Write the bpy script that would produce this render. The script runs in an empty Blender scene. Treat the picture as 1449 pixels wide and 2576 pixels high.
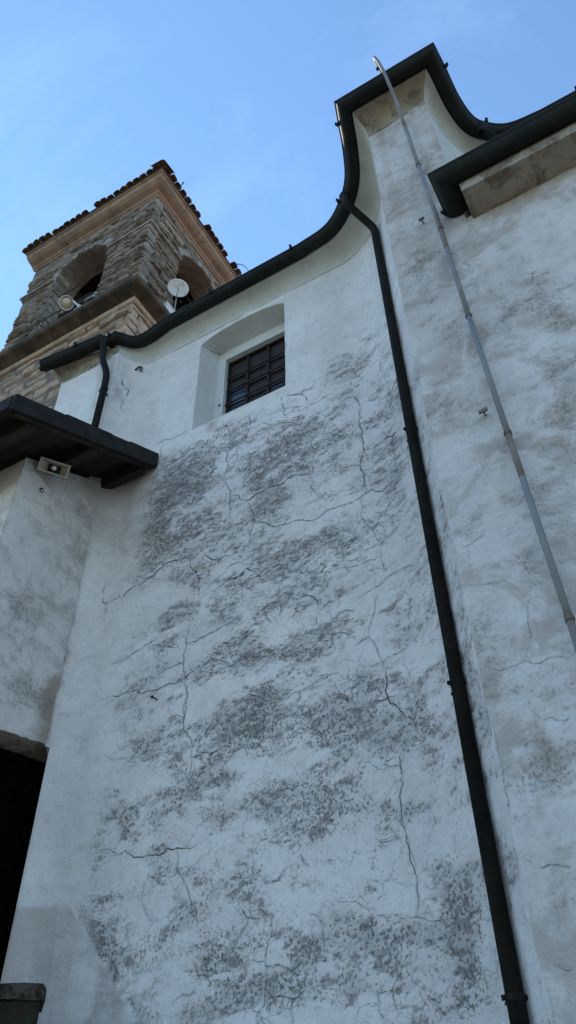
import bpy, math, random
import numpy as np
from mathutils import Vector, Matrix

random.seed(11)
# ------------------------------------------------------------------ camera, sky, sun, exposure
CZ = 1.6                                     # eye height; all z below are measured from the eye and lifted by CZ
scene = bpy.context.scene
col = scene.collection
cam = bpy.data.cameras.new('camera'); camo = bpy.data.objects.new('camera', cam); col.objects.link(camo)
cam.sensor_fit = 'VERTICAL'; cam.sensor_height = 24.0; cam.lens = 24.0 * 1935.0 / 2576.0
cam.clip_end = 3000.0; cam.clip_start = 0.05
camo.matrix_world = Matrix(((0.8661, 0.3474, 0.3594, 0.0), (0.4997, -0.5843, -0.6394, 0.0), (-0.0121, 0.7334, -0.6797, CZ), (0, 0, 0, 1)))
scene.camera = camo
scene.view_settings.view_transform = 'Standard'; scene.view_settings.look = 'None'
scene.view_settings.exposure = 1.20; scene.view_settings.gamma = 1.0

SUN = Vector((-0.75, 0.22, 0.63)).normalized()          # towards the sun: left, a little behind the church
sun_el = math.asin(SUN.z); sun_az = math.atan2(SUN.x, SUN.y)
w = bpy.data.worlds.new('World'); scene.world = w; w.use_nodes = True
nt = w.node_tree; nt.nodes.clear()
wo = nt.nodes.new('ShaderNodeOutputWorld'); bg = nt.nodes.new('ShaderNodeBackground')
sky = nt.nodes.new('ShaderNodeTexSky'); sky.sky_type = 'NISHITA'; sky.sun_disc = False
sky.sun_elevation = sun_el; sky.sun_rotation = sun_az; sky.altitude = 300; sky.air_density = 1.0; sky.dust_density = 0.0; sky.ozone_density = 2.2
bg.inputs['Strength'].default_value = 0.15
# thin wisps of cloud, the same all over the sky
tc = nt.nodes.new('ShaderNodeTexCoord'); mp = nt.nodes.new('ShaderNodeMapping'); mp.inputs['Scale'].default_value = (1.3, 1.9, 1.6); mp.inputs['Rotation'].default_value = (0.4, 0.3, 0.9)
nz = nt.nodes.new('ShaderNodeTexNoise'); nz.inputs['Scale'].default_value = 2.2; nz.inputs['Detail'].default_value = 7; nz.inputs['Roughness'].default_value = 0.62; nz.inputs['Distortion'].default_value = 0.6
rp = nt.nodes.new('ShaderNodeValToRGB'); rp.color_ramp.elements[0].position = 0.53; rp.color_ramp.elements[1].position = 0.90
rp.color_ramp.elements[0].color = (0, 0, 0, 1); rp.color_ramp.elements[1].color = (0.10, 0.10, 0.10, 1)
mx = nt.nodes.new('ShaderNodeMix'); mx.data_type = 'RGBA'; mx.inputs['B'].default_value = (5.5, 6.4, 7.6, 1)
nt.links.new(tc.outputs['Generated'], mp.inputs['Vector']); nt.links.new(mp.outputs[0], nz.inputs['Vector']); nt.links.new(nz.outputs['Fac'], rp.inputs['Fac'])
nt.links.new(rp.outputs['Color'], mx.inputs['Factor']); nt.links.new(sky.outputs['Color'], mx.inputs['A']); tn = nt.nodes.new('ShaderNodeMix'); tn.data_type = 'RGBA'; tn.blend_type = 'MULTIPLY'; tn.inputs['Factor'].default_value = 1.0; tn.inputs['B'].default_value = (0.89, 0.99, 1.0, 1)
nt.links.new(mx.outputs['Result'], tn.inputs['A']); nt.links.new(tn.outputs['Result'], bg.inputs['Color']); nt.links.new(bg.outputs[0], wo.inputs['Surface'])
sl = bpy.data.lights.new('sun', 'SUN'); sl.energy = 3.4; sl.angle = math.radians(0.5); sl.color = (1.0, 0.94, 0.85)
so = bpy.data.objects.new('sun', sl); col.objects.link(so); so.rotation_euler = SUN.to_track_quat('Z', 'Y').to_euler(); so.location = (-20, 6, 25)

# ------------------------------------------------------------------ helpers
WL = {}                                      # world location of each object (all parents only translate)
def tag(o, label=None, cat=None, group=None, kind=None):
    if label: o['label'] = label
    if cat: o['category'] = cat
    if group: o['group'] = group
    if kind: o['kind'] = kind
    return o
def place(o, loc, parent=None):
    loc = Vector(loc)
    if parent is not None:
        o.parent = parent; o.location = loc - WL[parent.name]
    else:
        o.location = loc
    col.objects.link(o); WL[o.name] = loc
    return o
def empty(name, loc, label, cat, group=None):
    o = bpy.data.objects.new(name, None); o.empty_display_size = 0.2
    place(o, Vector((loc[0], loc[1], loc[2] + CZ)))
    return tag(o, label, cat, group)
def mk(name, verts, faces, mat, parent=None, smooth=False):
    v = np.asarray(verts, dtype=np.float64).copy(); v[:, 2] += CZ
    c = (v.min(0) + v.max(0)) / 2
    me = bpy.data.meshes.new(name); me.from_pydata((v - c).tolist(), [], faces); me.validate(); me.update()
    if smooth: me.polygons.foreach_set('use_smooth', [True] * len(me.polygons))
    me.materials.append(mat)
    o = bpy.data.objects.new(name, me)
    return place(o, c, parent)
class MB:
    def __init__(s): s.v = []; s.f = []
    def add(s, vs, fs):
        b = len(s.v); s.v += [tuple(p) for p in vs]; s.f += [tuple(i + b for i in f) for f in fs]; return s
    def box(s, x0, x1, y0, y1, z0, z1):
        return s.add([(x0, y0, z0), (x1, y0, z0), (x1, y1, z0), (x0, y1, z0), (x0, y0, z1), (x1, y0, z1), (x1, y1, z1), (x0, y1, z1)],
                     [(3, 2, 1, 0), (4, 5, 6, 7), (0, 1, 5, 4), (1, 2, 6, 5), (2, 3, 7, 6), (3, 0, 4, 7)])
    def obox(s, c, ax, h):                                  # oriented box: centre, 3 axes, half sizes
        c = Vector(c); a = [Vector(q).normalized() * k for q, k in zip(ax, h)]
        P = [c + a[0] * i + a[1] * j + a[2] * k for k in (-1, 1) for (i, j) in ((-1, -1), (1, -1), (1, 1), (-1, 1))]
        return s.add(P, [(3, 2, 1, 0), (4, 5, 6, 7), (0, 1, 5, 4), (1, 2, 6, 5), (2, 3, 7, 6), (3, 0, 4, 7)])
    def prism(s, poly, axis, a0, a1):                       # polygon in the plane across axis, extruded a0..a1
        def P(q, a): return (a, q[0], q[1]) if axis == 'x' else (q[0], a, q[1]) if axis == 'y' else (q[0], q[1], a)
        n = len(poly); vs = [P(q, a0) for q in poly] + [P(q, a1) for q in poly]
        fs = [tuple(range(n - 1, -1, -1)), tuple(range(n, 2 * n))] + [(i, (i + 1) % n, n + (i + 1) % n, n + i) for i in range(n)]
        return s.add(vs, fs)
    def tube(s, path, r, seg=12, cap=True):
        P = [Vector(p) for p in path]; n = len(P); rs = r if isinstance(r, (list, tuple)) else [r] * n
        T = []
        for i in range(n):
            a = P[min(i + 1, n - 1)] - P[max(i - 1, 0)]; T.append(a.normalized())
        u = T[0].orthogonal().normalized(); b = len(s.v); vs = []
        for i in range(n):
            u = (u - T[i] * u.dot(T[i])).normalized(); q = T[i].cross(u)
            for k in range(seg):
                a = 2 * math.pi * k / seg; vs.append(P[i] + (u * math.cos(a) + q * math.sin(a)) * rs[i])
        fs = [(i * seg + k, i * seg + (k + 1) % seg, (i + 1) * seg + (k + 1) % seg, (i + 1) * seg + k) for i in range(n - 1) for k in range(seg)]
        if cap: fs += [tuple(range(seg - 1, -1, -1)), tuple((n - 1) * seg + k for k in range(seg))]
        return s.add(vs, fs)
    def lathe(s, prof, c, ax=(0, 0, 1), seg=24, ex=None):   # profile (radius, height) round an axis
        c = Vector(c); ax = Vector(ax).normalized(); u = Vector(ex).normalized() if ex else ax.orthogonal().normalized(); q = ax.cross(u)
        vs = [c + ax * h + (u * math.cos(2 * math.pi * k / seg) + q * math.sin(2 * math.pi * k / seg)) * r for r, h in prof for k in range(seg)]
        fs = [(i * seg + k, i * seg + (k + 1) % seg, (i + 1) * seg + (k + 1) % seg, (i + 1) * seg + k) for i in range(len(prof) - 1) for k in range(seg)]
        return s.add(vs, fs)
    def sweep(s, prof, path, closed_prof=False, cap=True):  # profile (out, up) along a plan path [(x, y, z)], mitred; out = right-hand side of travel
        P = [Vector(p) for p in path]; n = len(P); m = len(prof); vs = []
        for i in range(n):
            t0 = (P[i] - P[i - 1]) if i > 0 else None; t1 = (P[i + 1] - P[i]) if i < n - 1 else None
            ns = []
            for t in (t0, t1):
                if t is not None:
                    t = Vector((t.x, t.y, 0)).normalized(); ns.append(Vector((t.y, -t.x, 0)))
            if len(ns) == 2:
                b = (ns[0] + ns[1]).normalized(); b = b / max(0.35, b.dot(ns[0]))
            else: b = ns[0]
            for o_, z_ in prof: vs.append(P[i] + b * o_ + Vector((0, 0, z_)))
        mm = m if closed_prof else m - 1
        fs = [(i * m + k, (i + 1) * m + k, (i + 1) * m + (k + 1) % m, i * m + (k + 1) % m) for i in range(n - 1) for k in range(mm)]
        if cap: fs += [tuple(range(m)), tuple((n - 1) * m + k for k in range(m - 1, -1, -1))]
        return s.add(vs, fs)
    def build(s, name, mat, parent=None, smooth=False): return mk(name, s.v, s.f, mat, parent, smooth)

def catmull(pts, n):
    P = [Vector(p) for p in pts]; P = [2 * P[0] - P[1]] + P + [2 * P[-1] - P[-2]]; out = []
    for i in range(1, len(P) - 2):
        for k in range(n):
            t = k / n; a, b, c, d = P[i - 1:i + 3]
            out.append(0.5 * ((2 * b) + (c - a) * t + (2 * a - 5 * b + 4 * c - d) * t * t + (3 * b - a - 3 * c + d) * t ** 3))
    out.append(P[-2]); return out
def resample(pts, n):
    P = [Vector(p) for p in pts]; L = [0.0]
    for a, b in zip(P, P[1:]): L.append(L[-1] + (b - a).length)
    out = []; j = 0
    for i in range(n):
        t = L[-1] * i / (n - 1)
        while j < len(L) - 2 and L[j + 1] < t: j += 1
        k = (t - L[j]) / max(1e-9, L[j + 1] - L[j]); out.append(P[j].lerp(P[j + 1], k))
    return out

# value noise on numpy arrays
_lat = {}
def vnoise(x, y, seed):
    if seed not in _lat: _lat[seed] = np.random.RandomState(seed).rand(256, 256)
    L = _lat[seed]; xi = np.floor(x).astype(int); yi = np.floor(y).astype(int); fx = x - xi; fy = y - yi
    fx = fx * fx * (3 - 2 * fx); fy = fy * fy * (3 - 2 * fy)
    a = L[xi & 255, yi & 255]; b = L[(xi + 1) & 255, yi & 255]; c = L[xi & 255, (yi + 1) & 255]; d = L[(xi + 1) & 255, (yi + 1) & 255]
    return (a * (1 - fx) + b * fx) * (1 - fy) + (c * (1 - fx) + d * fx) * fy
def fbm(x, y, o, seed, g=0.55):
    r = 0; a = 1; t = 0
    for i in range(o):
        r = r + a * vnoise(x * 2 ** i + 17.3 * i, y * 2 ** i + 9.1 * i, seed + i); t += a; a *= g
    return r / t
def sstep(a, b, x):
    t = np.clip((x - a) / (b - a), 0, 1); return t * t * (3 - 2 * t)

# ------------------------------------------------------------------ materials
def newmat(name):
    m = bpy.data.materials.new(name); m.use_nodes = True; t = m.node_tree; b = t.nodes['Principled BSDF']; return m, t, b
def mixc(t, fac, a, b, mode='MIX'):
    n = t.nodes.new('ShaderNodeMix'); n.data_type = 'RGBA'; n.blend_type = mode
    for k, v in (('Factor', fac), ('A', a), ('B', b)):
        if isinstance(v, (int, float)): n.inputs[k].default_value = v
        elif isinstance(v, tuple): n.inputs[k].default_value = v + (1,) if len(v) == 3 else v
        else: t.links.new(v, n.inputs[k])
    return n.outputs['Result']
def noise(t, scale, detail=6, rough=0.6, vec=None, dist=0.0):
    n = t.nodes.new('ShaderNodeTexNoise'); n.inputs['Scale'].default_value = scale; n.inputs['Detail'].default_value = detail
    n.inputs['Roughness'].default_value = rough; n.inputs['Distortion'].default_value = dist
    if vec is not None: t.links.new(vec, n.inputs['Vector'])
    return n.outputs['Fac']
def wpos(t, sc=(1, 1, 1)):
    g = t.nodes.new('ShaderNodeNewGeometry'); m = t.nodes.new('ShaderNodeMapping'); m.inputs['Scale'].default_value = sc
    t.links.new(g.outputs['Position'], m.inputs['Vector']); return m.outputs[0]
def ramp(t, fac, a, b):
    n = t.nodes.new('ShaderNodeMapRange'); n.interpolation_type = 'SMOOTHSTEP'; n.inputs['From Min'].default_value = a; n.inputs['From Max'].default_value = b
    t.links.new(fac, n.inputs['Value']); return n.outputs[0]
def math_(t, op, a, b):
    n = t.nodes.new('ShaderNodeMath'); n.operation = op
    for i, v in enumerate((a, b)):
        if isinstance(v, (int, float)): n.inputs[i].default_value = v
        else: t.links.new(v, n.inputs[i])
    return n.outputs[0]
def bump(t, b, h, strength, dist):
    n = t.nodes.new('ShaderNodeBump'); n.inputs['Strength'].default_value = strength; n.inputs['Distance'].default_value = dist
    t.links.new(h, n.inputs['Height']); t.links.new(n.outputs[0], b.inputs['Normal'])
def attr(t, name):
    n = t.nodes.new('ShaderNodeAttribute'); n.attribute_name = name; return n.outputs['Fac']

def plaster_mat(name, c0, c1, stain=(0.30, 0.285, 0.26), stain_amt=0.0, craze=False, fine=0.0, sscale=3.1):
    m, t, b = newmat(name); p = wpos(t)
    base = mixc(t, ramp(t, noise(t, 1.9, 9, 0.74, p), 0.36, 0.64), c0, c1)
    if stain_amt: base = mixc(t, math_(t, 'MULTIPLY', ramp(t, noise(t, sscale, 8, 0.68, p, 0.6), 0.46, 0.62), stain_amt), base, stain)
    base = mixc(t, math_(t, 'MULTIPLY', ramp(t, noise(t, 11, 8, 0.75, p), 0.48, 0.72), 0.30), base, (0.27, 0.265, 0.255))
    base = mixc(t, math_(t, 'MULTIPLY', ramp(t, noise(t, 95, 3, 0.6, p), 0.50, 0.68), 0.16), base, (0.30, 0.295, 0.285))
    base = mixc(t, math_(t, 'MULTIPLY', attr(t, 'patch'), 0.7), base, (0.46, 0.39, 0.35))
    base = mixc(t, math_(t, 'MULTIPLY', attr(t, 'warm'), 0.8), base, (0.27, 0.205, 0.155))
    grey = mixc(t, ramp(t, noise(t, 5.0, 4, 0.6, p), 0.4, 0.62), (0.20, 0.195, 0.18), (0.25, 0.215, 0.18))
    base = mixc(t, math_(t, 'MULTIPLY', attr(t, 'dirt'), 0.66), base, grey)
    if craze:
        dv = t.nodes.new('ShaderNodeTexNoise'); dv.inputs['Scale'].default_value = 7.0; dv.inputs['Detail'].default_value = 4; t.links.new(p, dv.inputs['Vector'])
        ad = t.nodes.new('ShaderNodeMix'); ad.data_type = 'VECTOR'; ad.inputs['Factor'].default_value = 0.14; t.links.new(p, ad.inputs[4]); t.links.new(dv.outputs['Color'], ad.inputs[5])
        vo = t.nodes.new('ShaderNodeTexVoronoi'); vo.feature = 'DISTANCE_TO_EDGE'; vo.inputs['Scale'].default_value = 4.6; t.links.new(ad.outputs[1], vo.inputs['Vector'])
        line = math_(t, 'SUBTRACT', 1.0, ramp(t, vo.outputs['Distance'], 0.003, 0.018))
        on = math_(t, 'MULTIPLY', ramp(t, noise(t, 2.3, 4, 0.6, p), 0.42, 0.56), attr(t, 'craze'))
        base = mixc(t, math_(t, 'MULTIPLY', math_(t, 'MULTIPLY', line, on), 0.8), base, (0.13, 0.125, 0.12))
    if fine:
        bl = attr(t, 'blob'); up = attr(t, 'up')
        n1 = noise(t, 1.0, 4, 0.62, wpos(t, (30, 30, 92)), 0.3); n2 = noise(t, 1.0, 4, 0.62, wpos(t, (58, 58, 50)), 0.3)
        mxn = t.nodes.new('ShaderNodeMix'); t.links.new(up, mxn.inputs[0]); t.links.new(n2, mxn.inputs[2]); t.links.new(n1, mxn.inputs[3])
        pt = noise(t, 4.2, 5, 0.65, p)
        v = math_(t, 'ADD', mxn.outputs[0], math_(t, 'ADD', math_(t, 'MULTIPLY', bl, 0.125), math_(t, 'MULTIPLY', math_(t, 'SUBTRACT', pt, 0.5), 0.22)))
        sp = math_(t, 'MULTIPLY', ramp(t, v, 0.640, 0.672), math_(t, 'MULTIPLY', math_(t, 'ADD', math_(t, 'MULTIPLY', bl, 0.50), 0.42), fine))
        base = mixc(t, math_(t, 'MULTIPLY', sp, math_(t, 'SUBTRACT', 1.0, attr(t, 'clean'))), base, (0.135, 0.122, 0.108))
    base = mixc(t, math_(t, 'MULTIPLY', attr(t, 'speck'), 0.70), base, (0.12, 0.108, 0.096))
    base = mixc(t, math_(t, 'MULTIPLY', attr(t, 'rim'), 0.30), base, (0.66, 0.66, 0.645))
    base = mixc(t, attr(t, 'crack'), base, (0.035, 0.032, 0.03))
    t.links.new(base, b.inputs['Base Color']); b.inputs['Roughness'].default_value = 0.92; b.inputs['Specular IOR Level'].default_value = 0.15
    h = math_(t, 'ADD', noise(t, 60, 5, 0.7, p), math_(t, 'MULTIPLY', noise(t, 9, 4, 0.6, p), 1.2)); bump(t, b, h, 0.8, 0.008)
    return m
def simple_mat(name, c0, c1, rough=0.8, scale=8.0, bs=0.3, bd=0.01, metal=0.0, spec=0.3, c2=None, c2amt=0.5, c2scale=3.0, obj_random=0.0):
    m, t, b = newmat(name); p = wpos(t)
    base = mixc(t, ramp(t, noise(t, scale, 6, 0.65, p), 0.35, 0.65), c0, c1)
    if c2: base = mixc(t, math_(t, 'MULTIPLY', ramp(t, noise(t, c2scale, 6, 0.65, p, 0.8), 0.47, 0.62), c2amt), base, c2)
    if obj_random:
        oi = t.nodes.new('ShaderNodeObjectInfo'); hs = t.nodes.new('ShaderNodeHueSaturation')
        v = math_(t, 'ADD', math_(t, 'MULTIPLY', oi.outputs['Random'], obj_random), 1 - obj_random / 2); t.links.new(v, hs.inputs['Value'])
        t.links.new(base, hs.inputs['Color']); base = hs.outputs[0]
    t.links.new(base, b.inputs['Base Color']); b.inputs['Roughness'].default_value = rough; b.inputs['Metallic'].default_value = metal; b.inputs['Specular IOR Level'].default_value = spec
    bump(t, b, noise(t, scale * 4, 5, 0.7, p), bs, bd)
    return m
M = {}
M['plaster'] = plaster_mat('plaster_whitewash', (0.645, 0.595, 0.565), (0.745, 0.695, 0.66), craze=True, fine=1.0)
M['pier'] = plaster_mat('plaster_pier', (0.55, 0.51, 0.485), (0.635, 0.59, 0.565), (0.36, 0.305, 0.26), 0.72, fine=0.6)
M['porch'] = plaster_mat('plaster_porch', (0.63, 0.575, 0.54), (0.71, 0.655, 0.615), (0.40, 0.345, 0.305), 0.6, fine=0.5)
M['cove'] = plaster_mat('plaster_cove', (0.50, 0.495, 0.455), (0.55, 0.54, 0.50), (0.39, 0.36, 0.32), 0.3)
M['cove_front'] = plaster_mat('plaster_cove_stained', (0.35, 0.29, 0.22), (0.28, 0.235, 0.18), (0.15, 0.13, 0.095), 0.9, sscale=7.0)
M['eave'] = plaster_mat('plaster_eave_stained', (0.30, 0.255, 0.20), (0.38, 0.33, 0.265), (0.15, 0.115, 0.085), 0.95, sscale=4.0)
M['reveal'] = plaster_mat('plaster_reveal', (0.57, 0.565, 0.54), (0.62, 0.615, 0.59))
M['crack'] = simple_mat('crack_dark', (0.055, 0.052, 0.048), (0.12, 0.11, 0.10), 0.97, 30, 0.2, 0.002, 0, 0.05)
M['metal'] = simple_mat('gutter_metal', (0.009, 0.011, 0.0105), (0.018, 0.018, 0.016), 0.62, 6, 0.15, 0.004, 0.0, 0.16, (0.022, 0.023, 0.021), 0.35, 4)
M['pipe'] = simple_mat('downpipe_metal', (0.008, 0.008, 0.0075), (0.016, 0.014, 0.012), 0.8, 5, 0.12, 0.003, 0.0, 0.12, (0.03, 0.026, 0.022), 0.3, 6)
M['strap'] = simple_mat('conductor_grey', (0.175, 0.178, 0.18), (0.225, 0.228, 0.228), 0.6, 7, 0.2, 0.004, 0.1, 0.3)
M['strap_rust'] = simple_mat('conductor_rusty', (0.17, 0.155, 0.135), (0.21, 0.175, 0.145), 0.75, 7, 0.2, 0.004, 0.0, 0.2, (0.20, 0.12, 0.08), 0.5, 5)
M['iron'] = simple_mat('dark_iron', (0.02, 0.018, 0.017), (0.06, 0.04, 0.03), 0.7, 20, 0.3, 0.004, 0.2, 0.3)
M['rust'] = simple_mat('rusty_iron', (0.10, 0.06, 0.045), (0.16, 0.12, 0.10), 0.85, 25, 0.4, 0.004)
M['stone'] = simple_mat('tower_stone', (0.29, 0.235, 0.20), (0.45, 0.38, 0.325), 0.95, 8, 1.0, 0.06, 0, 0.1, (0.16, 0.14, 0.128), 0.7, 5.5, 0.6)
M['stone_warm'] = simple_mat('tower_stone_warm', (0.36, 0.255, 0.185), (0.47, 0.36, 0.265), 0.95, 5.5, 0.8, 0.03, 0, 0.1, (0.26, 0.21, 0.18), 0.6, 3.0, 0.4)
M['core'] = simple_mat('tower_mortar', (0.24, 0.195, 0.16), (0.16, 0.13, 0.11), 0.97, 7, 1.0, 0.04, 0, 0.1)
M['cornice'] = simple_mat('cornice_stone', (0.27, 0.185, 0.14), (0.34, 0.235, 0.175), 0.9, 4, 0.4, 0.015, 0, 0.15, (0.18, 0.14, 0.115), 0.7, 2.2, 0.3)
M['ledge'] = simple_mat('ledge_stone_dirty', (0.075, 0.06, 0.05), (0.15, 0.11, 0.085), 0.95, 3, 0.5, 0.02, 0, 0.1, (0.05, 0.05, 0.042), 0.8, 1.6)
M['tile'] = simple_mat('roof_tile', (0.10, 0.055, 0.04), (0.17, 0.09, 0.062), 0.92, 6, 0.5, 0.012, 0, 0.1, (0.06, 0.06, 0.035), 0.8, 2.5, 0.5)
M['roof'] = simple_mat('nave_roof_tiles', (0.40, 0.17, 0.095), (0.50, 0.22, 0.13), 0.9, 6, 0.4, 0.01, 0, 0.15, (0.25, 0.16, 0.11), 0.5, 2.5)
M['wood'] = simple_mat('dark_roof_wood', (0.020, 0.0145, 0.011), (0.038, 0.027, 0.020), 0.85, 9, 0.4, 0.006)
M['fascia'] = simple_mat('porch_fascia', (0.019, 0.0175, 0.0175), (0.032, 0.028, 0.027), 0.8, 7, 0.3, 0.004, 0, 0.12)
M['doorway_dark'] = simple_mat('doorway_unlit', (0.0025, 0.0023, 0.0021), (0.004, 0.0036, 0.0032), 1.0, 9, 0.2, 0.003, 0, 0.0)  # near-black colour painting the unlit space inside the doorway
M['barwood'] = simple_mat('window_bar_rust', (0.018, 0.0105, 0.009), (0.03, 0.018, 0.015), 0.75, 20, 0.3, 0.003)
M['white'] = simple_mat('white_plastic', (0.50, 0.50, 0.50), (0.60, 0.60, 0.60), 0.6, 5, 0.05, 0.002, 0, 0.3, (0.40, 0.35, 0.30), 0.6, 7)
M['beige'] = simple_mat('beige_plastic', (0.52, 0.42, 0.30), (0.60, 0.50, 0.38), 0.55, 6, 0.05, 0.002, 0, 0.3, (0.38, 0.28, 0.2), 0.5, 12)
M['horn'] = simple_mat('aged_horn', (0.42, 0.37, 0.31), (0.50, 0.45, 0.39), 0.6, 6, 0.1, 0.002, 0, 0.3, (0.28, 0.22, 0.18), 0.5, 9)
M['dark'] = simple_mat('horn_throat', (0.03, 0.025, 0.022), (0.05, 0.04, 0.035), 0.8, 6, 0.1, 0.002)
M['chrome'] = simple_mat('steel_cone', (0.75, 0.76, 0.76), (0.85, 0.85, 0.85), 0.3, 6, 0.05, 0.001, 0.6, 0.5)
M['bronze'] = simple_mat('bell_bronze', (0.26, 0.30, 0.27), (0.36, 0.38, 0.35), 0.6, 6, 0.2, 0.004, 0.2, 0.4)
M['moss'] = simple_mat('mossy_stone', (0.018, 0.018, 0.012), (0.034, 0.028, 0.02), 0.95, 9, 0.8, 0.03, 0, 0.1, (0.03, 0.035, 0.02), 0.7, 5)
M['moss_cap'] = simple_mat('mossy_cap', (0.022, 0.02, 0.013), (0.05, 0.037, 0.028), 0.95, 25, 0.8, 0.02, 0, 0.1, (0.14, 0.11, 0.09), 0.55, 14)
M['leaf'] = simple_mat('ledge_leaf', (0.04, 0.085, 0.055), (0.07, 0.12, 0.075), 0.7, 9, 0.1, 0.003)
M['ground'] = simple_mat('ground_gravel', (0.13, 0.12, 0.10), (0.18, 0.165, 0.14), 0.95, 3, 0.5, 0.03, 0, 0.1, (0.07, 0.09, 0.045), 0.8, 0.25)
gm, gt, gb = newmat('window_glass'); M['glass'] = gm
gb.inputs['Base Color'].default_value = (0.03, 0.045, 0.06, 1); gb.inputs['Roughness'].default_value = 0.22; gb.inputs['Specular IOR Level'].default_value = 0.7
bump(gt, gb, noise(gt, 7, 2, 0.5, wpos(gt)), 0.06, 0.01)
dm, dt_, db = newmat('dusty_pane_dark'); M['dusty_dark'] = dm  # brown of the dusty panes, also the painted dark behind them
db.inputs['Roughness'].default_value = 0.75; dt_.links.new(mixc(dt_, ramp(dt_, noise(dt_, 6, 5, 0.6, wpos(dt_)), 0.3, 0.7), (0.012, 0.0075, 0.007), (0.022, 0.014, 0.0125)), db.inputs['Base Color'])

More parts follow.
